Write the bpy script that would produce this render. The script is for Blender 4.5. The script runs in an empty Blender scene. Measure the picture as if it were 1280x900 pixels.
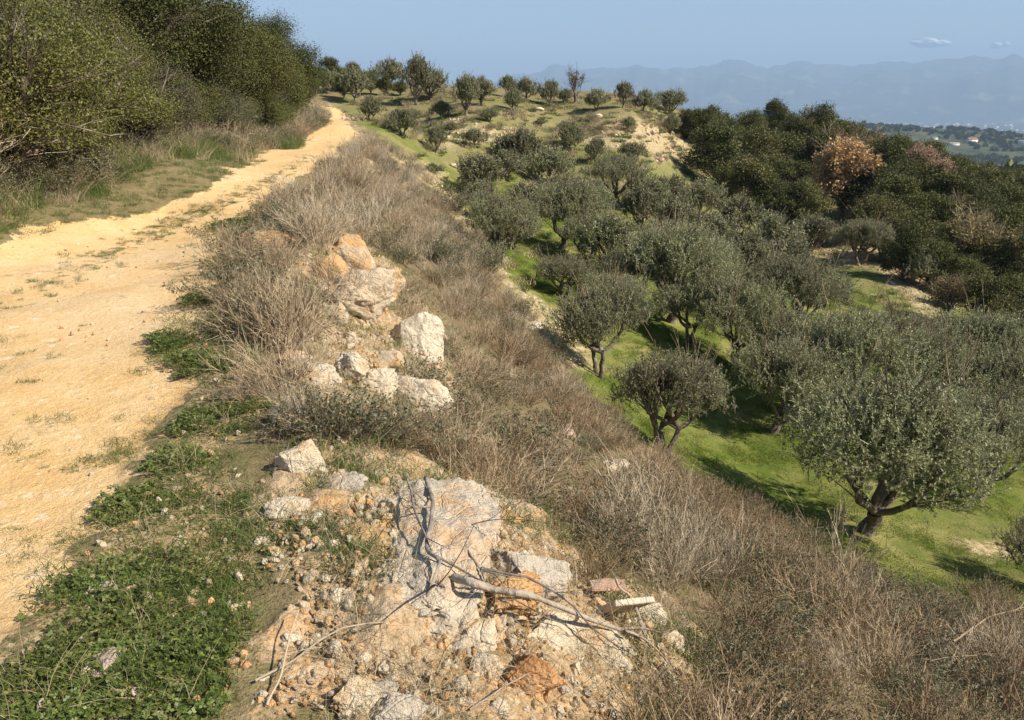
import bpy, math, random
import numpy as np
from mathutils import Vector, Matrix

# ------------------------------------------------------------------ camera, sky, sun, exposure
F_PX = 995.0
PITCH = math.radians(17.8)
CAM = np.array([0.0, 0.0, 1.8])
SUN_ELEV, SUN_AZ = 41.0, 112.0          # azimuth clockwise from the view direction (+Y)
sc = bpy.context.scene
cd = bpy.data.cameras.new("camera"); co = bpy.data.objects.new("camera", cd); sc.collection.objects.link(co)
cd.sensor_fit = 'HORIZONTAL'; cd.sensor_width = 36.0; cd.lens = 36.0*F_PX/1280.0
cd.clip_start = 0.05; cd.clip_end = 120000
co.location = CAM; co.rotation_euler = (math.pi/2-PITCH, 0, 0)
sc.camera = co
w = bpy.data.worlds.new("World"); sc.world = w; w.use_nodes = True
nt = w.node_tree; bgn = nt.nodes.get("Background")
sky = nt.nodes.new("ShaderNodeTexSky"); sky.sky_type = 'NISHITA'; sky.sun_disc = False
sky.sun_elevation = math.radians(SUN_ELEV); sky.sun_rotation = math.radians(SUN_AZ)
sky.altitude = 300; sky.air_density = 1.0; sky.dust_density = 0.3; sky.ozone_density = 1.6
nt.links.new(sky.outputs[0], bgn.inputs[0]); bgn.inputs[1].default_value = 0.068
sd_ = Vector((math.sin(math.radians(SUN_AZ))*math.cos(math.radians(SUN_ELEV)),
              math.cos(math.radians(SUN_AZ))*math.cos(math.radians(SUN_ELEV)), math.sin(math.radians(SUN_ELEV))))
sl = bpy.data.lights.new("sun", 'SUN'); so = bpy.data.objects.new("sun", sl); sc.collection.objects.link(so)
sl.energy = 5.0; sl.angle = math.radians(0.53); sl.color = (1.0, 0.90, 0.74)
so.rotation_euler = sd_.to_track_quat('Z', 'Y').to_euler(); so.location = (20, -10, 30)
sc.view_settings.view_transform = 'Standard'; sc.view_settings.look = 'None'
sc.view_settings.exposure = 0.95; sc.view_settings.gamma = 1.0
sc.cycles.use_denoising = True
sc.cycles.max_bounces = 5; sc.cycles.diffuse_bounces = 3; sc.cycles.glossy_bounces = 1
sc.cycles.transmission_bounces = 3; sc.cycles.volume_bounces = 0; sc.cycles.transparent_max_bounces = 4
sc.cycles.caustics_reflective = False; sc.cycles.caustics_refractive = False

RNG = np.random.default_rng(7)
COL = sc.collection

# ------------------------------------------------------------------ numeric helpers
def nrm(a): return a/np.maximum(np.linalg.norm(a, axis=-1, keepdims=True), 1e-9)
def _h(i, j, k, s):
    n = (i*374761393 + j*668265263 + k*2147483647 + s*144665) & 0xffffffff
    n = ((n ^ (n >> 13))*1274126177) & 0xffffffff
    n = ((n ^ (n >> 16))*2246822519) & 0xffffffff
    return ((n ^ (n >> 15)) & 0xffffff)/float(0xffffff)
def vnoise(P, s=0):
    P = np.asarray(P, float); I = np.floor(P).astype(np.int64); f = P-I; f = f*f*(3-2*f); r = 0
    for a in (0, 1):
        for b in (0, 1):
            for c in (0, 1):
                wgt = (f[..., 0] if a else 1-f[..., 0])*(f[..., 1] if b else 1-f[..., 1])*(f[..., 2] if c else 1-f[..., 2])
                r = r+wgt*_h(I[..., 0]+a, I[..., 1]+b, I[..., 2]+c, s)
    return r*2-1
def fbm(P, o=4, s=0, g=0.5):
    r = 0; a = 1.0; P = np.asarray(P, float)
    for i in range(o): r = r+a*vnoise(P*(2.03**i)+i*17.3, s+i); a *= g
    return r
def fbm2(x, y, sc_, o=4, s=0): return fbm(np.stack([x/sc_, y/sc_, 0*x+s*3.7], -1), o, s)
def sstep(a, b, x):
    t = np.clip((x-a)/(b-a), 0, 1); return t*t*(3-2*t)

cp, sp_ = math.cos(PITCH), math.sin(PITCH)
FW, UP, RT = np.array([0, cp, -sp_]), np.array([0, sp_, cp]), np.array([1.0, 0, 0])
def ray(u, v): return FW + RT*((u-640)/F_PX) + UP*((450-v)/F_PX)
def project(P):
    D = P-CAM; z = D@FW; z = np.where(z > 0.05, z, np.nan)
    return 640+F_PX*(D@RT)/z, 450-F_PX*(D@UP)/z, z

# ------------------------------------------------------------------ terrain: surveyed points, then a smooth surface through them
CP = []
def row(v, items):
    for u, z in items:
        d = ray(u, v); t = (z-CAM[2])/d[2]; CP.append((CAM[0]+d[0]*t, d[1]*t, z))
row(900, [(-300, 0), (0, 0), (200, 0), (400, -.03), (600, -.12), (800, -.55), (1000, -1.2), (1280, -2.6), (1600, -4.2)])
row(800, [(0, 0), (300, 0), (500, -.06), (700, -.35), (900, -1.2), (1100, -2.6), (1280, -4.1), (1600, -6)])
row(700, [(0, 0), (300, 0), (450, .02), (600, -.15), (700, -.7), (850, -2.1), (950, -3.7), (1050, -6.2), (1160, -7.1), (1280, -7.6), (1600, -8.2)])
row(600, [(0, 0), (200, 0), (350, .04), (450, 0), (600, -.6), (700, -1.8), (800, -3.6), (870, -5.6), (950, -6.8), (1085, -7.1), (1280, -7.8), (1600, -8.6)])
row(500, [(-300, 0), (0, 0), (250, 0), (400, .05), (500, -.4), (600, -1.4), (700, -3.5), (750, -5.2), (850, -6.5), (1000, -7), (1280, -8), (1600, -9)])
row(400, [(0, 0), (250, 0), (340, .05), (400, -.1), (500, -.9), (600, -2.4), (670, -4.3), (760, -5.5), (900, -6.5), (1100, -8), (1280, -9.5), (1600, -11)])
row(330, [(-200, .05), (0, 0), (250, 0), (350, .05), (430, -.1), (500, -1), (560, -2), (625, -3.8), (750, -4.8), (900, -6), (1075, -8), (1280, -10), (1600, -13)])
row(260, [(-100, .5), (60, .25), (200, 0), (340, .05), (420, -.2), (500, -1.2), (560, -2.6), (700, -3.8), (850, -5), (1000, -7)])
row(210, [(200, .6), (330, .1), (400, .12), (470, -.25), (540, -1.5), (700, -2.5), (850, -3.5)])
row(180, [(400, .15), (440, .2), (500, -.7), (700, -1.3), (850, -1.9)])
row(150, [(410, .7), (440, .8), (500, .85), (600, .7), (700, .6), (800, .5)])
for x, y, z in [(-45, 104, 4.6), (-27, 104, 4.2), (-16, 110, 4.0), (-4, 115, 2.9), (8, 115, 2.5), (16, 114, 1.9), (26, 112, .2),
                (35, 92, -2.4), (52, 105, -6.5), (75, 118, -10.5), (42, 75, -6.5), (60, 80, -9), (90, 100, -13),
                (-60, 160, 2), (-20, 160, -4), (20, 160, -8), (70, 170, -16), (120, 150, -20),
                (-12, 15, .8), (-13, 25, 1.0), (-15, 38, 1.2), (-18, 55, 1.6), (-22, 14, 3), (-25, 35, 3.5), (-32, 60, 4.5), (-50, 30, 8), (-60, 80, 8), (-90, 40, 12),
                (-20, 0, 2), (-8, -4, .3), (0, -4, 0), (5, -4, -2.5), (12, -3, -6), (30, 0, -9), (60, 20, -12), (100, 40, -16), (0, -30, 0), (-40, -30, 3), (30, -30, -8), (0, -90, -3), (90, -50, -16), (-90, -60, 5)]:
    CP.append((x, y, z))
CP = np.array(CP)
def warp(x, y):
    r = np.sqrt(x*x+y*y)+1e-6; g = np.log1p(r/2.5)/r; return x*g, y*g
_wx, _wy = warp(CP[:, 0], CP[:, 1])
def _phi(d2): return np.where(d2 > 1e-12, 0.5*d2*np.log(np.maximum(d2, 1e-12)), 0)
_n = len(CP)
_A = np.zeros((_n+3, _n+3)); _A[:_n, :_n] = _phi((_wx[:, None]-_wx)**2+(_wy[:, None]-_wy)**2)+np.eye(_n)*0.0015
_A[:_n, _n] = 1; _A[:_n, _n+1] = _wx; _A[:_n, _n+2] = _wy; _A[_n:, :_n] = _A[:_n, _n:].T
_sol = np.linalg.solve(_A, np.r_[CP[:, 2], 0, 0, 0])
MT = [(400, 128), (520, 118), (600, 104), (640, 92), (690, 80), (720, 84), (765, 80), (800, 80), (830, 84), (850, 79), (870, 82), (900, 75), (920, 73), (960, 77), (990, 70), (1012, 74), (1060, 76), (1100, 76), (1150, 77), (1190, 70), (1240, 68), (1280, 67), (1400, 72), (1600, 80)]
_mth = []; _mz = []
for u_, v_ in MT:
    d = ray(u_, v_); _mth.append(math.atan2(d[0], d[1])); _mz.append(1.8+20000*d[2]/math.hypot(d[0], d[1]))
def zfar(x, y):
    r = np.hypot(x, y); th = np.arctan2(x, y)
    z = np.interp(r, [0, 260, 500, 900, 1500, 1900, 2400, 3000, 4500, 8000, 16000, 30000], [-6, -22, -40, -62, -88, -84, -60, -95, -230, -255, -260, -300])
    z = z + sstep(800, 1600, r)*(1-sstep(3000, 5000, r))*(fbm2(x, y, 700., 4, 3)*14 - np.degrees(th-math.radians(24))*1.9)
    z = z + sstep(150, 600, r)*(1-sstep(3000, 5000, r))*fbm2(x, y, 180., 3, 5)*3
    ridge = np.interp(th, _mth, _mz, left=100, right=1000)+fbm(np.stack([th*60, 0*th, 0*th], -1), 5, 61, .6)*55
    m = np.clip(1-np.abs(r-20000)/6000, 0, 1)
    m = m*(1+0.6*(1-m)*fbm2(x, y, 1600., 5, 9)*2)
    return z + (ridge+260)*m*np.where(r > 13000, 1, 0) + fbm2(x, y, 1200., 4, 11)*25*m
def ground_z(x, y):
    x = np.asarray(x, float); y = np.asarray(y, float); sh = x.shape; x = x.ravel(); y = y.ravel(); out = np.empty(len(x))
    for i in range(0, len(x), 40000):
        X = x[i:i+40000]; Y = y[i:i+40000]; a, b = warp(X, Y); r = np.hypot(X, Y)
        z = _phi((a[:, None]-_wx)**2+(b[:, None]-_wy)**2)@_sol[:_n]+_sol[_n]+_sol[_n+1]*a+_sol[_n+2]*b
        k = sstep(125, 300, r); z = z*(1-k)
        if k.max() > 0: z = z+zfar(X, Y)*k
        z = z + fbm2(X, Y, 1.3, 3, 21)*0.035*sstep(1, 6, r)*(1-sstep(150, 300, r)) + fbm2(X, Y, 6., 2, 22)*0.10*sstep(6, 20, r)
        out[i:i+40000] = z
    return out.reshape(sh)
_D = np.exp(np.linspace(math.log(1.2), math.log(3500), 2600))
def at(u, v, h=0.0, dmin=1.2, dmax=3500, hk=0.0):
    """first ground point the ray through pixel (u,v) comes down to; h lifts the target (tree tops), hk is extra height per metre of depth"""
    d = ray(u, v); hl = math.hypot(d[0], d[1]); D = _D[(_D >= dmin) & (_D <= dmax)]
    X = d[0]/hl*D; Y = d[1]/hl*D; Z = 1.8+d[2]/hl*D
    f = Z-ground_z(X, Y)-h-hk*D
    s = np.where((f[1:] <= 0))[0]
    i = s[0]+1 if len(s) else len(D)-1
    t = 1.0
    if f[i-1] > 0 > f[i]: t = f[i-1]/(f[i-1]-f[i])
    return (X[i-1]+(X[i]-X[i-1])*t, Y[i-1]+(Y[i]-Y[i-1])*t)
def gz(x, y): return float(ground_z(np.array([x]), np.array([y]))[0])
def depth(x, y): return float((np.array([x, y, gz(x, y)])-CAM)@FW)

# regions of ground, as outlines pegged to what they border
def poly_sd(u, v, P):
    P = np.array(P, float); inside = np.zeros(u.shape, bool); dm = np.full(u.shape, 1e9)
    for i in range(len(P)):
        a, b = P[i], P[(i+1) % len(P)]
        e = b-a; t = np.clip(((u-a[0])*e[0]+(v-a[1])*e[1])/max(e@e, 1e-9), 0, 1)
        dm = np.minimum(dm, np.hypot(u-a[0]-t*e[0], v-a[1]-t*e[1]))
        c = ((a[1] > v) != (b[1] > v)) & (u < (b[0]-a[0])*(v-a[1])/((b[1]-a[1]) if b[1] != a[1] else 1e-9)+a[0])
        inside ^= c
    return np.where(inside, dm, -dm)
ROAD = [(-1500, 700), (-700, 480), (-300, 372), (0, 303), (60, 287), (130, 267), (200, 247), (255, 229), (320, 201), (365, 181), (392, 165), (403, 148), (402, 134), (424, 136),
        (444, 160), (447, 180), (420, 192), (387, 214), (352, 243), (305, 274), (268, 320), (272, 370), (240, 420), (232, 500), (200, 560), (140, 640), (95, 700), (70, 760), (0, 806), (-300, 960), (-1500, 1700)]
WEED = [[(80, 700), (150, 665), (265, 655), (330, 690), (320, 760), (300, 830), (290, 930), (110, 930), (150, 850), (110, 800), (100, 770)],
        [(140, 620), (190, 580), (265, 580), (275, 640), (200, 650), (145, 665)],
        [(195, 420), (250, 400), (290, 420), (270, 450), (210, 445)], [(155, 540), (225, 528), (260, 545), (160, 552)],
        [(300, 280), (320, 262), (400, 225), (350, 290), (290, 320)], [(-60, 300), (0, 288), (60, 272), (120, 262), (0, 300)]]
GREENV = [(450, 175), (400, 215), (340, 262), (300, 320), (290, 400), (310, 480), (300, 560), (330, 640), (345, 720), (330, 930), (-40, 930), (-40, 790), (70, 750), (130, 640), (200, 560), (230, 500), (235, 420), (268, 370), (265, 320), (305, 272)]
RUBBLE = [(310, 640), (350, 560), (480, 585), (700, 640), (720, 740), (850, 760), (880, 840), (1040, 930), (240, 930), (330, 760)]
ROCKY = [(370, 290), (460, 300), (500, 380), (570, 420), (590, 520), (560, 600), (470, 640), (360, 600), (370, 480)]
BANK = [(447, 180), (470, 180), (540, 235), (600, 305), (650, 385), (700, 455), (780, 545), (860, 612), (950, 668), (1100, 742), (1290, 795), (1700, 1000), (1700, 1400), (840, 1000), (840, 760), (700, 650), (480, 590), (330, 640), (320, 560), (300, 480), (290, 400), (300, 330), (370, 250), (420, 205)]
GROVE = [(450, 110), (600, 122), (800, 130), (1300, 200), (2200, 300), (2200, 1000), (1290, 795), (1100, 742), (950, 668), (860, 612), (780, 545), (700, 455), (650, 385), (600, 305), (540, 235), (470, 180), (420, 130)]
BARE = [[(512, 195), (560, 225), (640, 345), (700, 400), (745, 465), (700, 465), (660, 400), (600, 320), (540, 240)], [(470, 178), (510, 190), (540, 240), (520, 235)],
        [(525, 150), (600, 150), (650, 165), (660, 182), (560, 182)], [(700, 155), (800, 150), (860, 170), (870, 205), (790, 190), (720, 172)],
        [(1005, 280), (1080, 290), (1180, 330), (1200, 380), (1160, 400), (1100, 345), (1010, 320)], [(412, 130), (455, 160), (468, 205), (450, 210), (452, 180), (430, 150)],
        [(500, 195), (560, 205), (560, 235), (530, 225)], [(850, 640), (960, 680), (1000, 700), (960, 715), (900, 690)], [(1190, 665), (1260, 690), (1240, 700), (1190, 685)]]
def masks(x, y, z):
    P = np.stack([x, y, z], -1); u, v, dz = project(P); ok = np.isfinite(u) & (np.hypot(x, y) < 220)
    u = np.where(ok, u, -9e3); v = np.where(ok, v, 9e3)
    n = fbm2(x, y, 0.3, 4, 31)*np.clip(130/np.maximum(dz, 1), 3, 42) + fbm2(x, y, 2.2, 3, 33)*np.clip(420/np.maximum(dz, 1), 4, 50)*.8
    n = np.where(ok, n, 0)
    def m(p, w_=6, a=1.): return sstep(-w_, w_, poly_sd(u, v, p)+n*a)
    wn = np.clip(70/np.maximum(np.where(ok, dz, 99), 1), 3, 24); road = m(ROAD, wn, .7); weed = np.max([m(p, 5) for p in WEED], 0); gv = m(GREENV, wn); rub = np.maximum(m(RUBBLE, wn*1.3), 0.75*m(ROCKY, 14)); bank = m(BANK)
    grove = m(GROVE); bare = np.max([m(p, 5) for p in BARE], 0)
    return road, weed, gv, rub, bank, grove, bare, ok

# ------------------------------------------------------------------ material helpers
class NT:
    def __init__(s, name):
        s.m = bpy.data.materials.new(name); s.m.use_nodes = True; s.t = s.m.node_tree; s.t.nodes.clear()
        s.out = s.n("ShaderNodeOutputMaterial")
    def n(s, typ, **k):
        x = s.t.nodes.new(typ)
        for a, b in k.items(): setattr(x, a, b)
        return x
    def link(s, a, b): s.t.links.new(a, b)
    def val(s, sock, v):
        if hasattr(v, 'links') or hasattr(v, 'is_linked'): s.link(v, sock)
        else: sock.default_value = v
    def noise(s, scale, detail=4, rough=.55, vec=None, lo=None, hi=None):
        x = s.n("ShaderNodeTexNoise"); x.inputs['Scale'].default_value = scale; x.inputs['Detail'].default_value = detail; x.inputs['Roughness'].default_value = rough
        s.link(vec if vec is not None else s.pos(), x.inputs['Vector']); o = x.outputs['Fac']
        return o if lo is None else s.rng(o, lo, hi)
    def pos(s):
        if not hasattr(s, '_p'): s._p = s.n("ShaderNodeTexCoord")
        return s._p.outputs['Object']
    def rng(s, o, lo, hi, a=0., b=1.):
        r = s.n("ShaderNodeMapRange"); r.clamp = True; r.interpolation_type = 'SMOOTHSTEP'
        s.link(o, r.inputs[0]); r.inputs[1].default_value = lo; r.inputs[2].default_value = hi; r.inputs[3].default_value = a; r.inputs[4].default_value = b
        return r.outputs[0]
    def mix(s, f, a, b):
        x = s.n("ShaderNodeMix"); x.data_type = 'RGBA'; x.clamp_factor = True
        s.val(x.inputs[0], f); s.col(x.inputs[6], a); s.col(x.inputs[7], b); return x.outputs[2]
    def col(s, sock, v):
        if isinstance(v, tuple): sock.default_value = v+(1,)
        else: s.link(v, sock)
    def math(s, op, a, b=0.):
        x = s.n("ShaderNodeMath"); x.operation = op; s.val(x.inputs[0], a); s.val(x.inputs[1], b); return x.outputs[0]
    def bump(s, h, strength, dist):
        b = s.n("ShaderNodeBump"); b.inputs['Strength'].default_value = strength; b.inputs['Distance'].default_value = dist; s.link(h, b.inputs['Height']); return b.outputs[0]
    def bsdf(s, colr, rough=.9, normal=None, spec=.25):
        b = s.n("ShaderNodeBsdfPrincipled"); s.col(b.inputs['Base Color'], colr); s.val(b.inputs['Roughness'], rough); b.inputs['Specular IOR Level'].default_value = spec
        if normal is not None: s.link(normal, b.inputs['Normal'])
        return b.outputs[0]
    def done(s, sh): s.link(sh, s.out.inputs[0]); return s.m

def leaf_mat(name, top, under, warm, var=.35, trans=.28, gloss=.35, rough=.45):
    """two-sided leaf: upper and under colour, variation leaf by leaf and plant by plant, some light coming through"""
    t = NT(name); g = t.n("ShaderNodeNewGeometry"); oi = t.n("ShaderNodeObjectInfo")
    rp = g.outputs['Random Per Island']
    c = t.mix(t.rng(rp, 0., 1., 0, .8), top, warm)
    c2 = t.mix(g.outputs['Backfacing'], c, under)
    h = t.n("ShaderNodeHueSaturation"); t.link(c2, h.inputs['Color'])
    vv = t.math('ADD', t.math('MULTIPLY', t.math('FRACT', t.math('MULTIPLY', rp, 7.13)), var*2), t.math('MULTIPLY', oi.outputs['Random'], .3))
    t.link(t.math('ADD', vv, 1-var-.15), h.inputs['Value'])
    t.link(t.math('ADD', t.math('MULTIPLY', oi.outputs['Random'], .03), .485), h.inputs['Hue'])
    p = t.bsdf(h.outputs[0], rough, None, gloss); tr = t.n("ShaderNodeBsdfTranslucent"); t.link(h.outputs[0], tr.inputs[0])
    mx = t.n("ShaderNodeMixShader"); mx.inputs[0].default_value = trans; t.link(p, mx.inputs[1]); t.link(tr.outputs[0], mx.inputs[2])
    return t.done(mx.outputs[0])
def twig_mat(name, a, b, var=.4):
    t = NT(name); g = t.n("ShaderNodeNewGeometry"); oi = t.n("ShaderNodeObjectInfo")
    c = t.mix(g.outputs['Random Per Island'], a, b); h = t.n("ShaderNodeHueSaturation"); t.link(c, h.inputs['Color'])
    t.link(t.math('ADD', t.math('MULTIPLY', t.math('FRACT', t.math('MULTIPLY', g.outputs['Random Per Island'], 5.7)), var), t.math('ADD', t.math('MULTIPLY', oi.outputs['Random'], .25), 1-var/2-.12)), h.inputs['Value'])
    return t.done(t.bsdf(h.outputs[0], .85, None, .2))
def bark_mat(name, a, b):
    t = NT(name); mp = t.n("ShaderNodeMapping"); mp.inputs['Scale'].default_value = (1, 1, .3); t.link(t.pos(), mp.inputs[0])
    n1 = t.noise(22, 5, .6, mp.outputs[0]); n2 = t.noise(4, 3, .6)
    c = t.mix(t.rng(n1, .35, .65), a, b); c = t.mix(t.rng(n2, .5, .7, 0, .6), c, (.42, .38, .32))
    return t.done(t.bsdf(c, .95, t.bump(n1, .9, .03)))
def rock_mat(name, base, warm, warm_amt, grey=(.40, .36, .30), grey_amt=.3):
    t = NT(name); oi = t.n("ShaderNodeObjectInfo")
    add = t.n("ShaderNodeVectorMath"); add.operation = 'ADD'; t.link(t.pos(), add.inputs[0])
    cmb = t.n("ShaderNodeCombineXYZ"); t.link(t.math('MULTIPLY', oi.outputs['Random'], 19.), cmb.inputs[0]); t.link(cmb.outputs[0], add.inputs[1])
    P = add.outputs[0]
    n1 = t.noise(3.2, 5, .6, P); n2 = t.noise(11, 6, .7, P); n3 = t.noise(45, 4, .7, P); vo = t.n("ShaderNodeTexVoronoi"); vo.feature = 'DISTANCE_TO_EDGE'; vo.inputs['Scale'].default_value = 7; t.link(P, vo.inputs['Vector'])
    c = t.mix(t.rng(n1, .62-warm_amt*.5, .78-warm_amt*.5), base, warm)
    c = t.mix(t.rng(n2, .60-grey_amt*.25, .72-grey_amt*.1), c, grey)
    c = t.mix(t.rng(n3, .62, .75, 0, .5), c, (.12, .10, .08))
    c = t.mix(t.rng(n3, .40, .28, 0, .5), c, (.62, .55, .44))
    crack = t.rng(vo.outputs['Distance'], 0., .035, 1, 0)
    c = t.mix(t.math('MULTIPLY', crack, t.rng(n2, .5, .62, 0, .55)), c, (.16, .12, .09))
    hgt = t.math('ADD', t.math('ADD', t.math('MULTIPLY', n2, 1.2), t.math('MULTIPLY', n3, .45)), t.math('MULTIPLY', crack, -.15))
    return t.done(t.bsdf(c, .92, t.bump(hgt, .9, .05)))

M = {}
M['olive_leaf'] = leaf_mat('olive_leaf', (.172, .178, .082), (.34, .335, .225), (.235, .230, .115), .45, .18, .28, .5)
M['oak_leaf'] = leaf_mat('oak_leaf', (.078, .090, .022), (.105, .11, .042), (.130, .125, .036), .45, .15, .15, .6)
M['oak_leaf_dark'] = leaf_mat('oak_leaf_dark', (.056, .070, .018), (.080, .088, .034), (.095, .100, .030), .45, .15, .15, .6)
M['lentisk_leaf'] = leaf_mat('lentisk_leaf', (.100, .108, .024), (.135, .135, .05), (.165, .145, .040), .4, .25, .3, .5)
M['rust_leaf'] = leaf_mat('rust_leaf', (.46, .28, .14), (.48, .34, .21), (.54, .35, .14), .35, .25, .2, .6)
M['pink_leaf'] = leaf_mat('pink_leaf', (.40, .27, .17), (.44, .33, .24), (.44, .30, .18), .35, .25, .2, .6)
M['shrub_leaf'] = leaf_mat('shrub_leaf', (.085, .098, .045), (.17, .18, .12), (.17, .14, .06), .4, .25, .3, .6)
M['brown_leaf'] = leaf_mat('brown_leaf', (.17, .115, .055), (.20, .15, .08), (.13, .13, .045), .4, .2, .2, .7)
M['weed_leaf'] = leaf_mat('weed_leaf', (.084, .125, .026), (.12, .155, .055), (.165, .175, .042), .35, .25, .35, .5)
M['grass_blade'] = leaf_mat('grass_blade', (.085, .135, .028), (.11, .16, .04), (.18, .19, .06), .35, .35, .25, .6)
M['straw'] = twig_mat('straw', (.42, .34, .21), (.30, .24, .15))
M['twig_grey'] = twig_mat('twig_grey', (.46, .36, .24), (.30, .225, .145))
M['twig_brown'] = twig_mat('twig_brown', (.33, .23, .14), (.20, .145, .09))
M['twig_pale'] = twig_mat('twig_pale', (.50, .42, .31), (.36, .30, .215))
M['bark_olive'] = bark_mat('bark_olive', (.10, .075, .055), (.20, .16, .12))
M['bark_oak'] = bark_mat('bark_oak', (.07, .055, .04), (.15, .12, .09))
M['deadwood'] = bark_mat('deadwood', (.25, .195, .145), (.38, .31, .24))
M['deadwood_dark'] = bark_mat('deadwood_dark', (.10, .085, .075), (.19, .16, .14))
M['rock_pale'] = rock_mat('rock_pale', (.56, .46, .33), (.55, .34, .16), .35)
M['rock_white'] = rock_mat('rock_white', (.64, .56, .43), (.56, .42, .27), .25, (.47, .42, .35))
M['rock_grey'] = rock_mat('rock_grey', (.50, .435, .345), (.52, .36, .22), .25, (.37, .325, .27), .5)
M['rock_slab_mat'] = rock_mat('rock_slab_mat', (.58, .49, .37), (.56, .38, .22), .3, (.42, .38, .32), .5)
M['rock_rust'] = rock_mat('rock_rust', (.52, .28, .12), (.58, .36, .17), .5, (.45, .33, .22), .1)
M['rock_brown'] = rock_mat('rock_brown', (.36, .18, .075), (.50, .28, .13), .4, (.3, .2, .13), .2)
M['rock_cream'] = rock_mat('rock_cream', (.62, .53, .39), (.58, .40, .22), .25, (.45, .41, .34), .3)
M['rock_pink'] = rock_mat('rock_pink', (.50, .37, .31), (.52, .33, .22), .3)

def ground_mat():
    t = NT('earth_and_grass')
    A = t.n("ShaderNodeAttribute"); A.attribute_name = 'mA'; B = t.n("ShaderNodeAttribute"); B.attribute_name = 'mB'
    sa = t.n("ShaderNodeSeparateColor"); t.link(A.outputs['Color'], sa.inputs[0]); sb = t.n("ShaderNodeSeparateColor"); t.link(B.outputs['Color'], sb.inputs[0])
    road, green, rub = sa.outputs[0], sa.outputs[1], sa.outputs[2]; bank, grove, bare = sb.outputs[0], sb.outputs[1], sb.outputs[2]
    big = t.noise(.35, 4); mid = t.noise(2.2, 5, .6); fine = t.noise(14, 5, .7); vfine = t.noise(75, 4, .75); g6 = t.noise(5.5, 5, .65)
    vo = t.n("ShaderNodeTexVoronoi"); vo.inputs['Scale'].default_value = 16; t.link(t.pos(), vo.inputs['Vector'])
    vo2 = t.n("ShaderNodeTexVoronoi"); vo2.inputs['Scale'].default_value = 48; t.link(t.pos(), vo2.inputs['Vector'])
    # trodden sandy track
    rc = t.mix(t.rng(mid, .35, .65), (.63, .415, .185), (.69, .485, .25))
    rc = t.mix(t.rng(big, .45, .65, 0, .5), rc, (.69, .53, .34))
    rc = t.mix(t.rng(vfine, .54, .68, 0, .75), rc, (.34, .21, .09)); rc = t.mix(t.rng(vo2.outputs['Color'], .80, .90, 0, .6), rc, (.78, .62, .42)); rc = t.mix(t.math('MULTIPLY', t.rng(mid, .56, .66), t.rng(fine, .5, .62, 0, .8)), rc, (.36, .24, .11))
    rc = t.mix(t.rng(fine, .60, .72, 0, .5), rc, (.42, .28, .14))
    rc = t.mix(t.math('MULTIPLY', t.rng(g6, .60, .66), .6), rc, (.78, .64, .46))
    # rubble soil
    uc = t.mix(t.rng(mid, .38, .62), (.50, .31, .15), (.46, .36, .24))
    uc = t.mix(t.rng(vo.outputs['Color'], .3, .9, 0, .6), uc, (.60, .47, .32))
    uc = t.mix(t.rng(fine, .55, .68, 0, .7), uc, (.20, .13, .07))
    uc = t.mix(t.rng(vfine, .52, .66, 0, .8), uc, (.17, .11, .06)); uc = t.mix(t.rng(g6, .52, .64, 0, .7), uc, (.24, .20, .10))
    # meadow
    gc = t.mix(t.rng(mid, .38, .62), (.085, .130, .018), (.145, .170, .030))
    gc = t.mix(t.rng(big, .5, .66, 0, .75), gc, (.29, .26, .10))
    gc = t.mix(t.rng(g6, .58, .70, 0, .6), gc, (.32, .26, .13))
    gc = t.mix(t.rng(vfine, .5, .72, 0, .6), gc, (.03, .055, .012))
    # dry scrub floor
    bc = t.mix(t.rng(mid, .4, .6), (.22, .16, .095), (.16, .14, .07))
    bc = t.mix(t.rng(vfine, .45, .7, 0, .7), bc, (.08, .06, .035))
    # bare terrace soil with stones
    sc1 = t.mix(t.rng(fine, .40, .62), (.50, .36, .22), (.34, .27, .14))
    sc1 = t.mix(t.rng(vo2.outputs['Color'], .55, .9, 0, .7), sc1, (.62, .54, .44))
    sc1 = t.mix(t.rng(g6, .52, .64, 0, .8), sc1, (.17, .18, .06))
    base = t.mix(t.rng(g6, .42, .6, .1, .6), (.27, .21, .115), (.13, .125, .045)); base = t.mix(t.rng(vfine, .5, .64, 0, .8), base, (.06, .05, .025))
    C3 = t.n("ShaderNodeAttribute"); C3.attribute_name = 'mC'
    dc = t.mix(t.rng(g6, .42, .58), (.27, .21, .115), (.17, .17, .055)); dc = t.mix(t.rng(fine, .52, .66, 0, .7), dc, (.40, .32, .21)); dc = t.mix(t.rng(vfine, .5, .7, 0, .6), dc, (.09, .08, .035))
    sd3 = t.n("ShaderNodeSeparateColor"); t.link(C3.outputs['Color'], sd3.inputs[0])
    gc = t.mix(t.math('MULTIPLY', t.math('ADD', sd3.outputs[0], t.math('MULTIPLY', t.math('SUBTRACT', g6, .5), t.math('MULTIPLY', sd3.outputs[0], 2.5))), 1.), gc, dc)
    c = t.mix(bank, base, bc); c = t.mix(grove, c, gc); c = t.mix(t.math('MULTIPLY', bare, t.rng(g6, .60, .42, .25, 1.)), c, sc1); c = t.mix(t.rng(t.math('ADD', rub, t.math('MULTIPLY', t.math('SUBTRACT', fine, .5), 1.8)), .3, .7), c, uc)
    vg = t.mix(t.rng(fine, .4, .6), (.17, .15, .06), (.46, .33, .17)); vg = t.mix(t.rng(vfine, .50, .62), vg, (.075, .06, .03)); vg = t.mix(t.rng(vo2.outputs['Color'], .72, .85, 0, .8), vg, (.50, .40, .27))
    brk = t.math('ADD', t.math('MULTIPLY', t.math('SUBTRACT', fine, .5), 1.6), t.math('MULTIPLY', t.math('SUBTRACT', g6, .5), 1.2))
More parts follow.
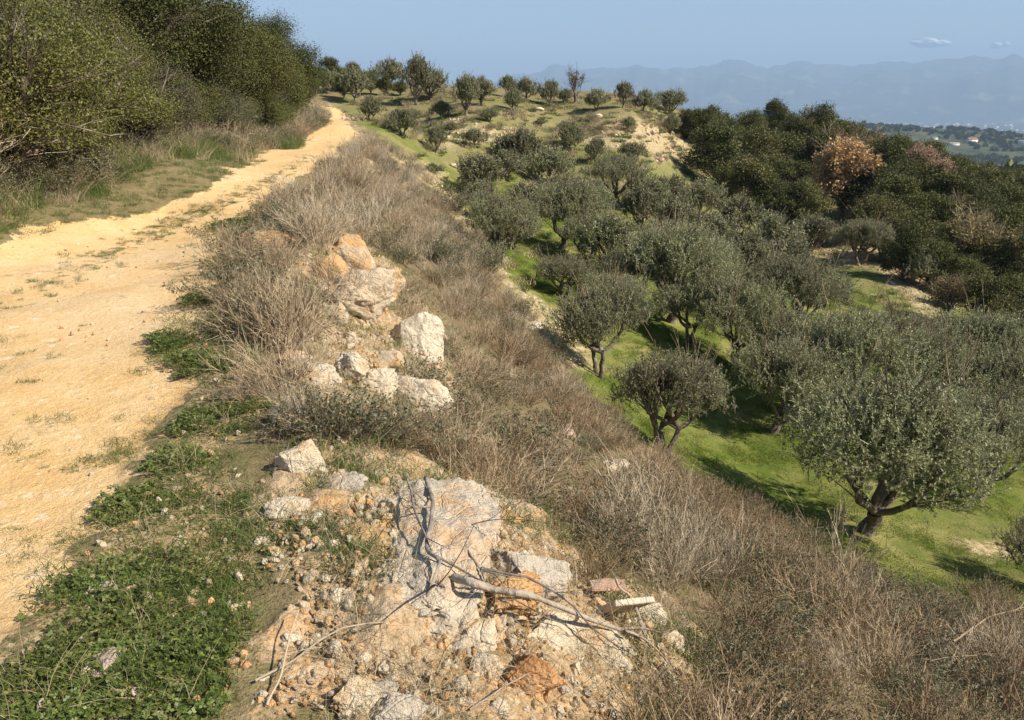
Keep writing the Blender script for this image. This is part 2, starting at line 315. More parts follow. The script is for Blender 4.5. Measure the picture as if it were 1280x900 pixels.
    c = t.mix(t.rng(t.math('ADD', green, brk), .3, .7), c, vg); c = t.mix(t.rng(t.math('ADD', road, brk), .35, .65), c, rc)
    h = t.math('ADD', t.math('MULTIPLY', fine, .7), t.math('ADD', t.math('MULTIPLY', vfine, .25), t.math('MULTIPLY', vo.outputs['Distance'], t.math('MULTIPLY', rub, .6))))
    return t.done(t.bsdf(c, .95, t.bump(h, .8, .05), .1))
M['ground'] = ground_mat()
def far_mat():
    t = NT('far_country')
    a = t.noise(.0022, 5, .6); b = t.noise(.012, 5, .65); c_ = t.noise(.05, 4, .7)
    vo = t.n("ShaderNodeTexVoronoi"); vo.inputs['Scale'].default_value = .006; t.link(t.pos(), vo.inputs['Vector'])
    c = t.mix(t.rng(b, .42, .58), (.035, .050, .022), (.085, .090, .045))
    c = t.mix(t.math('MULTIPLY', t.rng(a, .52, .62), t.rng(vo.outputs['Color'], .4, .6)), c, (.17, .18, .08))
    c = t.mix(t.rng(c_, .6, .7, 0, .5), c, (.16, .13, .09))
    return t.done(t.bsdf(c, .95, None, .1))
M['far'] = far_mat()

# ------------------------------------------------------------------ mesh helpers
def mesh_np(name, V, F, mat=None, smooth=False):
    """V (n,3); F (m,k) all faces the same size"""
    V = np.ascontiguousarray(V, np.float32); F = np.ascontiguousarray(F, np.int32); m, k = F.shape
    me = bpy.data.meshes.new(name); me.vertices.add(len(V)); me.vertices.foreach_set('co', V.ravel())
    me.loops.add(m*k); me.loops.foreach_set('vertex_index', F.ravel())
    me.polygons.add(m); me.polygons.foreach_set('loop_start', np.arange(0, m*k, k, dtype=np.int32)); me.polygons.foreach_set('loop_total', np.full(m, k, np.int32))
    if smooth: me.polygons.foreach_set('use_smooth', np.ones(m, bool))
    me.update(calc_edges=True)
    if mat is not None: me.materials.append(M[mat] if isinstance(mat, str) else mat)
    return me
def combine(parts):
    """parts: list of (V, F quads, material index)"""
    V, F, I, o = [], [], [], 0
    for v, f, mi in parts:
        V.append(v); F.append(f+o); I.append(np.full(len(f), mi, np.int32)); o += len(v)
    return np.concatenate(V), np.concatenate(F), np.concatenate(I)
def mesh_parts(name, parts, mats, smooth=False):
    V, F, I = combine(parts); me = mesh_np(name, V, F, None, smooth)
    for m in mats: me.materials.append(M[m])
    me.polygons.foreach_set('material_index', I); return me
def link(name, me, parent=None, loc=(0, 0, 0), rot=(0, 0, 0), scale=1.0):
    o = bpy.data.objects.new(name, me); COL.objects.link(o); o.location = loc; o.rotation_euler = rot
    o.scale = (scale,)*3 if not isinstance(scale, (tuple, list)) else scale
    if parent is not None: o.parent = parent
    return o
def tag(o, label, cat, group=None, kind=None):
    if label: o['label'] = label
    if cat: o['category'] = cat
    if group: o['group'] = group
    if kind: o['kind'] = kind
    return o
def leaves(P, D, N, L, W):
    D = nrm(D); S = nrm(np.cross(D, N)); L = L[:, None]; W = W[:, None]
    V = np.stack([P, P+D*L*.45+S*W*.5, P+D*L, P+D*L*.45-S*W*.5], 1).reshape(-1, 3)
    return V, np.arange(len(V), dtype=np.int32).reshape(-1, 4)
def ribbons(paths, wd, rng):
    n, k, _ = paths.shape; T = nrm(np.gradient(paths, axis=1)); R = nrm(rng.normal(size=(n, 1, 3))); S = nrm(np.cross(T, R))*wd[..., None]*.5
    V = np.stack([paths-S, paths+S], 2).reshape(-1, 3); b = (np.arange(n)[:, None]*k+np.arange(k-1)[None])*2
    F = np.stack([b, b+1, b+3, b+2], -1).reshape(-1, 4); return V, F.astype(np.int32)
def tubes(paths, rad, sides=6):
    n, k, _ = paths.shape; T = nrm(np.gradient(paths, axis=1)); mT = nrm(T.mean(1, keepdims=True)); ref = np.where(np.abs(mT[..., 2:3]) < .8, np.array([0, 0, 1.]), np.array([1., 0, 0]))
    A = nrm(np.cross(T, np.broadcast_to(ref, T.shape))); B = np.cross(T, A)
    a = np.linspace(0, 2*np.pi, sides, endpoint=False)
    V = paths[:, :, None]+rad[:, :, None, None]*(A[:, :, None]*np.cos(a)[:, None]+B[:, :, None]*np.sin(a)[:, None])
    idx = np.arange(n*k*sides).reshape(n, k, sides); nx = np.roll(idx, -1, 2)
    F = np.stack([idx[:, :-1], nx[:, :-1], nx[:, 1:], idx[:, 1:]], -1).reshape(-1, 4); return V.reshape(-1, 3), F.astype(np.int32)
def grow(paths, n, lf, spread, rng, up=0.0, k=4, tmin=.3, curl=.3, lmax=None):
    m = len(paths)*n; pi = np.repeat(np.arange(len(paths)), n); t = rng.uniform(tmin, .98, m)*(paths.shape[1]-1); i = np.minimum(t.astype(int), paths.shape[1]-2); f = (t-i)[:, None]
    O = paths[pi, i]*(1-f)+paths[pi, i+1]*f; T = nrm(paths[pi, i+1]-paths[pi, i]); pl = np.linalg.norm(np.diff(paths, axis=1), axis=-1).sum(1)[pi]
    D = nrm(T+spread*nrm(rng.normal(size=(m, 3)))+np.array([0, 0, up])); L = pl*lf*rng.uniform(.5, 1.2, m)
    if lmax: L = np.minimum(L, lmax)
    s = np.linspace(0, 1, k)[None, :, None]; C = rng.normal(size=(m, 1, 3))*curl+np.array([0, 0, up*.5])
    return O[:, None]+(D[:, None]*s+C*s*s*.5)*L[:, None, None]
def taper(n, k, a, b): return np.broadcast_to(np.linspace(a, b, k), (n, k)).copy()

# ------------------------------------------------------------------ the ground: one sheet out to the mountains, cut into named stretches
def build_ground():
    rr = np.concatenate([[0.05, .4, .8], 1.1*np.exp(np.arange(0, 440)*math.log(40/1.1)/440), 40*np.exp(np.arange(0, 110)*math.log(5)/110), 200*np.exp(np.arange(0, 151)*math.log(145)/150)])
    fr = np.radians(np.linspace(-40, 40, 560)); bk = np.radians(np.linspace(40, 320, 100))[1:-1]; th = np.concatenate([fr, bk]); na = len(th); nr = len(rr)
    R, T = np.meshgrid(rr, th, indexing='ij'); X = (R*np.sin(T)).ravel(); Y = (R*np.cos(T)).ravel(); Z = ground_z(X, Y)
    road, weed, gv, rub, bank, grove, bare, ok = masks(X, Y, Z)
    near = 1-sstep(12, 40, np.hypot(X, Y))
    Z = Z + near*(rub*(1-road)*(fbm2(X, Y, .22, 4, 41)*.045) + (1-road)*fbm2(X, Y, .5, 3, 42)*.02 - road*.02 + road*fbm2(X, Y, .7, 3, 43)*.012)
    lower = np.zeros_like(Z)
    # grass strip along the middle of the track
    u, v, dz = project(np.stack([X, Y, Z], -1)); 
    strip = np.zeros_like(Z)
    for seg in [((-60, 395), (60, 352)), ((60, 352), (170, 300)), ((170, 300), (245, 266)), ((245, 266), (330, 228)), ((330, 228), (385, 195))]:
        (a0, a1), (b0, b1) = seg; e = np.array([b0-a0, b1-a1]); tt = np.clip(((u-a0)*e[0]+(v-a1)*e[1])/(e@e), 0, 1); dd = np.abs(v-(a1+tt*e[1]))+.4*np.abs(u-(a0+tt*e[0]))
        strip = np.maximum(strip, np.exp(-(dd/9.)**2))
    strip = np.nan_to_num(strip*sstep(.0, .5, fbm2(X, Y, .5, 4, 51)+fbm2(X, Y, 3, 2, 52)*.5))
    roadc = road*(1-strip*.6)
    dry = grove*np.clip(sstep(26, 75, np.hypot(X, Y))*.75+.55*fbm2(X, Y, 5., 4, 57)+.05, 0, 1)
    i = np.arange(nr-1)[:, None]*na; j = np.arange(na)[None]; j2 = (j+1) % na
    F = np.stack([i+j, i+j2, i+na+j2, i+na+j], -1).reshape(-1, 4).astype(np.int32)
    F = F[:, ::-1]
    rf = np.hypot(X, Y)[F].mean(1); roadf = road[F].mean(1) > .5
    V = np.stack([X, Y, Z], -1)
    def piece(name, sel, mat, attr):
        f = F[sel]; us, inv = np.unique(f, return_inverse=True); me = mesh_np(name, V[us], inv.reshape(-1, 4), mat, True)
        if attr:
            for nm, (a, b, c) in {'mC': (dry, dry, dry), 'mA': (roadc, np.maximum(gv*.85, strip*road*.5), rub), 'mB': (bank, grove, bare)}.items():
                at_ = me.color_attributes.new(nm, 'FLOAT_COLOR', 'POINT'); at_.data.foreach_set('color', np.stack([a[us], b[us], c[us], np.ones(len(us))], -1).astype(np.float32).ravel())
        return tag(link(name, me), None, None, kind='structure')
    piece('dirt_road', roadf & (rf < 150), 'ground', True)
    piece('ground', ~(roadf & (rf < 150)) & (rf < 330), 'ground', True)
    piece('hills', (rf >= 330) & (rf < 4600), 'far', False)
    piece('valley_plain', (rf >= 4600) & (rf < 13500), 'far', False)
    piece('mountains', rf >= 13500, 'far', False)
build_ground()

# haze: one closed box of even air round the whole scene
def haze():
    s = np.array([31000., 31000., 0]); zb, zt = -420., 1500.
    c = np.array([[x*s[0], y*s[1], z] for z in (zb, zt) for x, y in ((-1, -1), (1, -1), (1, 1), (-1, 1))])
    F = np.array([[3, 2, 1, 0], [4, 5, 6, 7], [0, 1, 5, 4], [1, 2, 6, 5], [2, 3, 7, 6], [3, 0, 4, 7]])
    t = NT('haze_air'); vl = t.n("ShaderNodeVolumePrincipled"); vl.inputs['Color'].default_value = (.47, .68, 1.0, 1); vl.inputs['Density'].default_value = 1.05e-4; vl.inputs['Anisotropy'].default_value = 0.0
    t.link(vl.outputs[0], t.out.inputs[1])
    tag(link('haze', mesh_np('haze', c, F, t.m)), 'pale blue haze over the far valley and mountains', 'haze', kind='stuff')
haze()

# ------------------------------------------------------------------ plant builders
def rdir(rng, n): return nrm(rng.normal(size=(n, 3)))
def olive_meshes(seed, nleaf=34000, L=.066, W=.022, upright=.9, H=3.5, R=1.75, base=1.0, stems=3, sides=7, sl=1.0, tw=1.0):
    rng = np.random.default_rng(seed)
    nl = rng.integers(4, 6); lobes = []
    for i in range(nl):
        a = 2*np.pi*i/nl+rng.uniform(-.4, .4); r = R*rng.uniform(.45, .62); lobes.append([r*np.cos(a), r*np.sin(a), base+(H-base)*rng.uniform(.30, .52), R*rng.uniform(.50, .66), (H-base)*rng.uniform(.34, .46)])
    for i in range(3): a = rng.uniform(0, 6.28); r = R*rng.uniform(0, .35); lobes.append([r*np.cos(a), r*np.sin(a), base+(H-base)*rng.uniform(.58, .74), R*rng.uniform(.4, .6), (H-base)*rng.uniform(.24, .34)])
    lobes = np.array(lobes)
    # trunk: a leaning bole that forks into limbs running to the lobes
    fz = rng.uniform(.45, .8) if stems > 1 else rng.uniform(.40, .6); lean = rng.normal(size=2)*.12
    if stems > 1:
        bole = []
        for k in range(stems):
            a = 2*np.pi*k/stems+rng.uniform(-.5, .5); e = np.array([np.cos(a)*.32, np.sin(a)*.32, fz*rng.uniform(1.1, 1.5)])
            s = np.linspace(0, 1, 6)[:, None]; bole.append(np.array([np.cos(a)*.06, np.sin(a)*.06, -.15])*(1-s)+e*s**1.1*np.array([[1, 1, 1]])+.03*rng.normal(size=(6, 3)))
        bole = np.array(bole); brad = taper(stems, 6, .10, .065)
    else:
        s = np.linspace(0, 1, 7)[:, None]; bole = (np.array([0, 0, -.15])*(1-s)+np.array([lean[0], lean[1], fz])*s+.03*rng.normal(size=(7, 3))*(s > 0))[None]; brad = taper(1, 7, .17, .12); brad[:, 0] *= 1.35; brad[:, -1] *= 1.1
    limbs = []
    for i, lb in enumerate(lobes):
        o = bole[i % len(bole)][-1]; e = lb[:3]+np.array([0, 0, lb[4]*.3]); s = np.linspace(0, 1, 7)[:, None]
        mid = np.array([e[0]*.45, e[1]*.45, -.22]); limbs.append(o*(1-s)+e*s+mid*(4*s*(1-s))*.55+.05*rng.normal(size=(7, 3))*np.minimum(s*3, 1)*(1-s*.5))
    limbs = np.array(limbs); lrad = taper(len(limbs), 7, .080, .024)
    b2 = grow(limbs, 8, .5, .8, rng, up=.45, tmin=.3); b3 = grow(b2, 3, .6, .8, rng, up=.4, k=4)
    parts = [tubes(bole, brad, sides)+(0,), tubes(limbs, lrad, sides-1)+(0,), tubes(b2, taper(len(b2), 4, .022, .008), 4)+(0,), ]
    trunk = mesh_parts('trunk', parts, ['bark_olive'], True)
    # shoots: fine upright wands carrying narrow leaves
    per = 26; ns = nleaf//per; li = rng.choice(len(lobes), ns, p=lobes[:, 3]**2/np.sum(lobes[:, 3]**2)); lb = lobes[li]
    d = rdir(rng, ns); rad = rng.uniform(.12, 1.0, ns)**.5; rad = rad*(1+.12*rng.normal(size=ns)); low = d[:, 2] < -.2; d[low, 2] *= .7
    C = lb[:, :3]+d*np.stack([lb[:, 3], lb[:, 3], lb[:, 4]], -1)*rad[:, None]
    out = nrm(C-np.array([0, 0, base+.5])); D = nrm(out*.55+np.array([0, 0, upright])+.45*rng.normal(size=(ns, 3)))
    hole = fbm(C/(R*.30)+seed, 2, seed+50) < -.28; C[hole] = C[rng.permutation(np.where(~hole)[0])[:hole.sum()] if hole.sum() <= (~hole).sum() else np.resize(np.where(~hole)[0], hole.sum())]+.05*rng.normal(size=(hole.sum(), 3))
    SL = rng.uniform(.22, .58, ns)*(1+.7*(rng.random(ns) > .90))*sl; C = C-D*SL[:, None]*.5
    s = np.linspace(0, 1, 4)[None, :, None]; bend = rng.normal(size=(ns, 1, 3))*.25-np.array([0, 0, .12])
    P = C[:, None]+(D[:, None]*s+bend*s*s*.5)*SL[:, None, None]
    t = np.tile(np.linspace(.08, 1, per), ns); si = np.repeat(np.arange(ns), per); ph = si*1.7+np.tile(np.arange(per)*1.9, ns)
    base_p = C[si]+(D[si]*t[:, None]+bend[si, 0]*(t*t)[:, None]*.5)*SL[si][:, None]
    A = nrm(np.cross(D[si], rdir(rng, len(si)))); B = np.cross(D[si], A); sd = A*np.cos(ph)[:, None]+B*np.sin(ph)[:, None]
    LD = nrm(D[si]*.75+sd*.8+.25*rng.normal(size=(len(si), 3))); N = nrm(D[si]*.3-sd*.3+np.array([0, 0, .8])+.5*rng.normal(size=(len(si), 3)))
    lv = leaves(base_p, LD, N, L*rng.uniform(.6, 1.25, len(si)), W*rng.uniform(.8, 1.3, len(si)))
    crown = mesh_parts('crown', [lv+(0,), ribbons(P, taper(ns, 4, .009, .003), rng)+(0,), ribbons(b3, taper(len(b3), 4, .014*tw, .005*tw), rng)+(1,)], ['olive_leaf', 'twig_brown'])
    return trunk, crown
def oak_meshes(seed, nleaf=50000, L=.075, W=.045, H=6.0, R=2.6, base=.5, nlobe=42, leaf='oak_leaf', gap=.0, bare=False, fuzz=.12):
    rng = np.random.default_rng(seed); lobes = []
    for i in range(nlobe):
        d = rdir(rng, 1)[0]; k = rng.uniform(.55, .92) if i > nlobe*.25 else rng.uniform(0, .5); sh = 1.0-.25*max(d[2], 0)
        c = np.array([d[0]*R*k*sh, d[1]*R*k*sh, (H+base)/2+d[2]*(H-base)/2*k]); c[2] = max(c[2], base+.3); lobes.append(np.r_[c, rng.uniform(.20, .36)*R, rng.uniform(.16, .27)*R])
    lobes = np.array(lobes); s = np.linspace(0, 1, 7)[:, None]
    bole = (np.array([0, 0, -.2])*(1-s)+np.array([rng.normal()*.2, rng.normal()*.2, H*.62])*s+.06*rng.normal(size=(7, 3))*(s > 0))[None]
    ends = lobes[:, :3]; ti = np.clip(((ends[:, 2]-base)/H*.8), .08, .9); O = np.stack([np.interp(ti*6, np.arange(7), bole[0, :, j]) for j in range(3)], -1)
    s6 = np.linspace(0, 1, 6)[None, :, None]; limbs = O[:, None]*(1-s6)+ends[:, None]*s6+.10*rng.normal(size=(len(ends), 6, 3))*np.minimum(s6*3, 1)
    limbs[:, :, 2] += .0; b2 = grow(limbs, 8, .45, .9, rng, up=.2, tmin=.45); b3 = grow(b2, 5, .6, .8, rng, up=.1)
    trunk = mesh_parts('trunk', [tubes(bole, taper(1, 7, .20, .08), 8)+(0,), tubes(limbs, taper(len(limbs), 6, .06, .018), 5)+(0,)], ['bark_oak'], True)
    li = rng.choice(len(lobes), nleaf, p=lobes[:, 3]**2/np.sum(lobes[:, 3]**2)); lb = lobes[li]; d = rdir(rng, nleaf); d[:, 2] = np.where(d[:, 2] < -.3, -d[:, 2]*.5, d[:, 2]); d = nrm(d)
    # sprays: leaves gather round spray tips so the crown surface is tufted
    nt_ = max(60, nleaf//45); tip = rng.integers(0, nt_, nleaf); td = rdir(rng, nt_); td[:, 2] = np.where(td[:, 2] < -.2, -td[:, 2], td[:, 2]); tl = rng.choice(len(lobes), nt_, p=lobes[:, 3]**2/np.sum(lobes[:, 3]**2))
    C = lobes[tl, :3]+td*np.stack([lobes[tl, 3], lobes[tl, 3], lobes[tl, 4]], -1)*(rng.uniform(.7, 1.12, nt_))[:, None]
    spread = R*.055*(1+rng.random(nt_)); P = C[tip]+rng.normal(size=(nleaf, 3))*spread[tip][:, None]+td[tip]*(rng.random(nleaf)*R*fuzz)[:, None]
    keep = P[:, 2] > base*.3; 
    if gap > 0: keep &= fbm(P/(R*.35), 2, seed) > (-1+gap*1.2)
    P = P[keep]; dd = td[tip][keep]; n = len(P)
    D = nrm(dd*.5+rng.normal(size=(n, 3))*.8+np.array([0, 0, .15])); N = nrm(dd*.7+np.array([0, 0, .6])+.6*rng.normal(size=(n, 3)))
    tw = ribbons(b3, taper(len(b3), 4, .012, .004) if not bare else taper(len(b3), 4, .022, .008), rng)
    pr = [leaves(P, D, N, L*rng.uniform(.6, 1.3, n), W*rng.uniform(.7, 1.2, n))+(0,), tw+(1,), tubes(b2, taper(len(b2), 4, .02, .008), 3)+(1,)]
    return trunk, mesh_parts('crown', pr, [leaf, 'twig_grey' if bare else 'bark_oak'])
def twig_bush(seed, R=.5, H=.6, nstem=45, n2=5, n3=4, w0=.006, twig='twig_grey', leaf=None, nleaf=0, L=.02, W=.012, spread=.75, up=.15, name='dry_shrub', curl=.35, thorn=False):
    rng = np.random.default_rng(seed); a = rng.uniform(0, 2*np.pi, nstem); q = rng.uniform(0, 1, nstem)**.6; r0 = R*.22*rng.uniform(0, 1, nstem)
    O = np.stack([r0*np.cos(a), r0*np.sin(a), np.full(nstem, -.05)], -1); E = np.stack([R*q*np.cos(a+rng.normal(size=nstem)*.3), R*q*np.sin(a), H*rng.uniform(.55, 1.05, nstem)*(1-.35*q)], -1)
    s = np.linspace(0, 1, 6)[None, :, None]; st = O[:, None]*(1-s)+E[:, None]*s+(rng.normal(size=(nstem, 1, 3))*curl*.35*H)*(s*(1-s))+np.array([0, 0, .25*H])*(s*(1-s))*q[:, None, None]
    b = grow(st, n2, .42, spread, rng, up=up, k=4, tmin=.2); c = grow(b, n3, .5, spread, rng, up=up*.6, k=3, tmin=.15)
    pr = [ribbons(st, taper(len(st), 6, w0*1.5, w0*.6), rng)+(0,), ribbons(b, taper(len(b), 4, w0*.8, w0*.4), rng)+(0,), ribbons(c, taper(len(c), 3, w0*.55, w0*.3), rng)+(0,)]
    mats = [twig]
    if leaf and nleaf:
        i = rng.integers(0, len(c), nleaf); t = rng.integers(0, 3, nleaf); P = c[i, t]+rng.normal(size=(nleaf, 3))*.008
        pr.append(leaves(P, rdir(rng, nleaf)+np.array([0, 0, .3]), rdir(rng, nleaf), L*rng.uniform(.6, 1.3, nleaf), W*rng.uniform(.7, 1.3, nleaf))+(1,)); mats.append(leaf)
    return mesh_parts(name, pr, mats)
def blades(seed, n, R, h, wd, mat, lean=.35, name='grass', k=4):
    rng = np.random.default_rng(seed); a = rng.uniform(0, 6.28, n); r = R*np.sqrt(rng.random(n)); O = np.stack([r*np.cos(a), r*np.sin(a), np.full(n, -.01)], -1)
    D = nrm(np.array([0, 0, 1.])+lean*rng.normal(size=(n, 3))); Ln = h*rng.uniform(.45, 1.2, n); s = np.linspace(0, 1, k)[None, :, None]
    bend = rng.normal(size=(n, 1, 3))*.6; bend[..., 2] = -np.abs(bend[..., 2])*.8
    P = O[:, None]+(D[:, None]*s+bend*s*s*.6)*Ln[:, None, None]; return mesh_parts(name, [ribbons(P, taper(n, k, wd, wd*.15), rng)+(0,)], [mat])
def weed_mat(seed, n=420, R=.22, h=.05, leafL=.021, name='weeds', mat='weed_leaf'):
    rng = np.random.default_rng(seed); a = rng.uniform(0, 6.28, n); r = R*np.sqrt(rng.random(n))*(1+.15*np.sin(a*3+seed)); O = np.stack([r*np.cos(a), r*np.sin(a), h*(.25+.9*rng.random(n))*(1-.5*(r/R)**2)], -1)
    N = nrm(np.array([0, 0, 1.])+.45*rng.normal(size=(n, 3))); a0 = rng.uniform(0, 6.28, n); parts = []
    for k in range(3):
        aa = a0+k*2.09; D = np.stack([np.cos(aa), np.sin(aa), .25*np.ones(n)], -1); D = D-N*(D*N).sum(1, keepdims=True)
        parts.append(leaves(O, D, N, leafL*rng.uniform(.7, 1.3, n), leafL*.85*rng.uniform(.8, 1.1, n))+(0,))
    B = O.copy(); B[:, 2] = -.01; B[:, :2] *= .85; P = np.stack([B, (B+O)/2, O], 1); parts.append(ribbons(P, taper(n, 3, .002, .0015), rng)+(0,))
    return mesh_parts(name, parts, [mat])
def ico(sub):
    import bmesh
    b = bmesh.new(); bmesh.ops.create_icosphere(b, subdivisions=sub, radius=1); V = np.array([v.co[:] for v in b.verts]); F = np.array([[v.index for v in f.verts] for f in b.faces]); b.free(); return V, F
_ICO = {}
def rock_mesh(seed, dims, mat, sub=5, rough=.16, cuts=13, name='boulder', flat=.0, smooth=False):
    """a broken limestone block: cut planes, then several sizes of pitting"""
    if sub not in _ICO: _ICO[sub] = ico(sub)
    V0, F = _ICO[sub]; V = V0.copy(); rng = np.random.default_rng(seed)
    V = V*(1+.28*fbm(V*.9+seed*3.1, 2, seed))[:, None]
    for _ in range(cuts):
        n = rdir(rng, 1)[0]; d = rng.uniform(.48, .82); e = V@n-d; V = V-np.where(e > 0, e*.90, 0)[:, None]*n
    n2 = fbm(V*2.6+seed, 5, seed+3, .55); n3 = 1-np.abs(fbm(V*5.5+seed*2, 3, seed+9))*1.6
    V = V*(1+rough*(n2*.8-.25*np.clip(n3, 0, 1)**3))[:, None]
    lay = 0*np.abs(np.modf(V[:, 2:3]*3.1+fbm(V*1.3, 2, seed+5)[:, None]*.8+9)[0]-.5); V = V*(1+.05*rough/.16*(lay-.25)*np.array([[1, 1, 0]]))
    V = V*np.array(dims)/2.0
    return mesh_np(name, V, F, mat, smooth)
def tilt_rot(rng, a=.15): return (rng.normal()*a, rng.normal()*a, rng.uniform(0, 6.28))

# ------------------------------------------------------------------ scattering of what nobody could count
def scatter(name, protos, P, rot, scl, idx, label, cat):
    me = bpy.data.meshes.new(name); me.vertices.add(len(P)); me.vertices.foreach_set('co', np.ascontiguousarray(P, np.float32).ravel())
    a = me.attributes.new('rot', 'FLOAT_VECTOR', 'POINT'); a.data.foreach_set('vector', np.ascontiguousarray(rot, np.float32).ravel())
    a = me.attributes.new('scl', 'FLOAT', 'POINT'); a.data.foreach_set('value', np.ascontiguousarray(scl, np.float32))
    a = me.attributes.new('pick', 'INT', 'POINT'); a.data.foreach_set('value', np.ascontiguousarray(idx, np.int32))
    o = link(name, me); g = bpy.data.node_groups.new(name, 'GeometryNodeTree')
    g.interface.new_socket('Geometry', in_out='INPUT', socket_type='NodeSocketGeometry'); g.interface.new_socket('Geometry', in_out='OUTPUT', socket_type='NodeSocketGeometry')
    gi = g.nodes.new('NodeGroupInput'); go = g.nodes.new('NodeGroupOutput'); jn = g.nodes.new('GeometryNodeJoinGeometry')
    def named(n, t): x = g.nodes.new('GeometryNodeInputNamedAttribute'); x.data_type = t; x.inputs[0].default_value = n; return x.outputs[0]
    r_, s_, p_ = named('rot', 'FLOAT_VECTOR'), named('scl', 'FLOAT'), named('pick', 'INT')
    for k, pm in enumerate(protos):
        po = bpy.data.objects.new(name+'_source', pm)
        oi = g.nodes.new('GeometryNodeObjectInfo'); oi.inputs['Object'].default_value = po; oi.inputs['As Instance'].default_value = True
        cm = g.nodes.new('FunctionNodeCompare'); cm.data_type = 'INT'; cm.operation = 'EQUAL'; ii = [q for q in cm.inputs if q.type == 'INT']; g.links.new(p_, ii[0]); ii[1].default_value = k
        ip = g.nodes.new('GeometryNodeInstanceOnPoints'); g.links.new(gi.outputs[0], ip.inputs['Points']); g.links.new(cm.outputs[0], ip.inputs['Selection'])
        g.links.new(oi.outputs['Geometry'], ip.inputs['Instance']); g.links.new(r_, ip.inputs['Rotation']); g.links.new(s_, ip.inputs['Scale']); g.links.new(ip.outputs[0], jn.inputs[0])
    g.links.new(jn.outputs[0], go.inputs[0]); md = o.modifiers.new('scatter', 'NODES'); md.node_group = g
    return tag(o, label, cat, kind='stuff')
def sample(n, x0, x1, y0, y1, power=1.0, seed=0):
    rng = np.random.default_rng(seed); x = rng.uniform(x0, x1, n); y = y0+(y1-y0)*rng.random(n)**power; z = ground_z(x, y); return x, y, z, masks(x, y, z), rng
def do_scatter(name, protos, x, y, z, rng, s0, s1, label, cat, tilt=.12, sink=0.0):
    n = len(x); rot = np.stack([rng.normal(size=n)*tilt, rng.normal(size=n)*tilt, rng.uniform(0, 6.28, n)], -1)
    return scatter(name, protos, np.stack([x, y, z-sink], -1), rot, rng.uniform(s0, s1, n), rng.integers(0, len(protos), n), label, cat)

# ------------------------------------------------------------------ olive grove
ON = [olive_meshes(11, 62000, H=3.15, R=1.8, stems=1, base=1.3), olive_meshes(12, 52000, H=3.1, R=1.6, stems=3, base=1.15), olive_meshes(13, 56000, H=3.15, R=1.75, stems=1, upright=1.2, base=1.3),
      olive_meshes(14, 52000, H=3.1, R=1.6, stems=2, base=1.15), olive_meshes(15, 58000, H=3.05, R=1.8, stems=1, upright=1.1, base=1.2)]
FL = dict(L=.12, W=.056, sides=5, sl=1.45, tw=.4)
OF = [olive_meshes(21, 19000, stems=1, H=2.9, R=1.7, base=.75, **FL), olive_meshes(22, 18000, stems=2, H=3.1, R=1.6, base=.8, **FL), olive_meshes(23, 15000, stems=1, H=3.5, R=1.5, base=1.0, upright=1.2, **FL), olive_meshes(24, 18000, stems=3, H=2.7, R=1.7, base=.6, **FL)]
def tree(name, meshes, x, y, s, rz, label, cat, group=None, sz=1.0, dz=0.0, mats=None, tilt=(0, 0)):
    r = bpy.data.objects.new(name, None); COL.objects.link(r); r.empty_display_size = .3; r.location = (x, y, gz(x, y)+dz); r.rotation_euler = (tilt[0], tilt[1], rz); r.scale = (s, s, s*sz)
    tag(r, label, cat, group); link('trunk', meshes[0], r); c = link('crown', meshes[1], r)
    if mats: c.material_slots[0].link = 'OBJECT'; c.material_slots[0].material = M[mats]
    return r
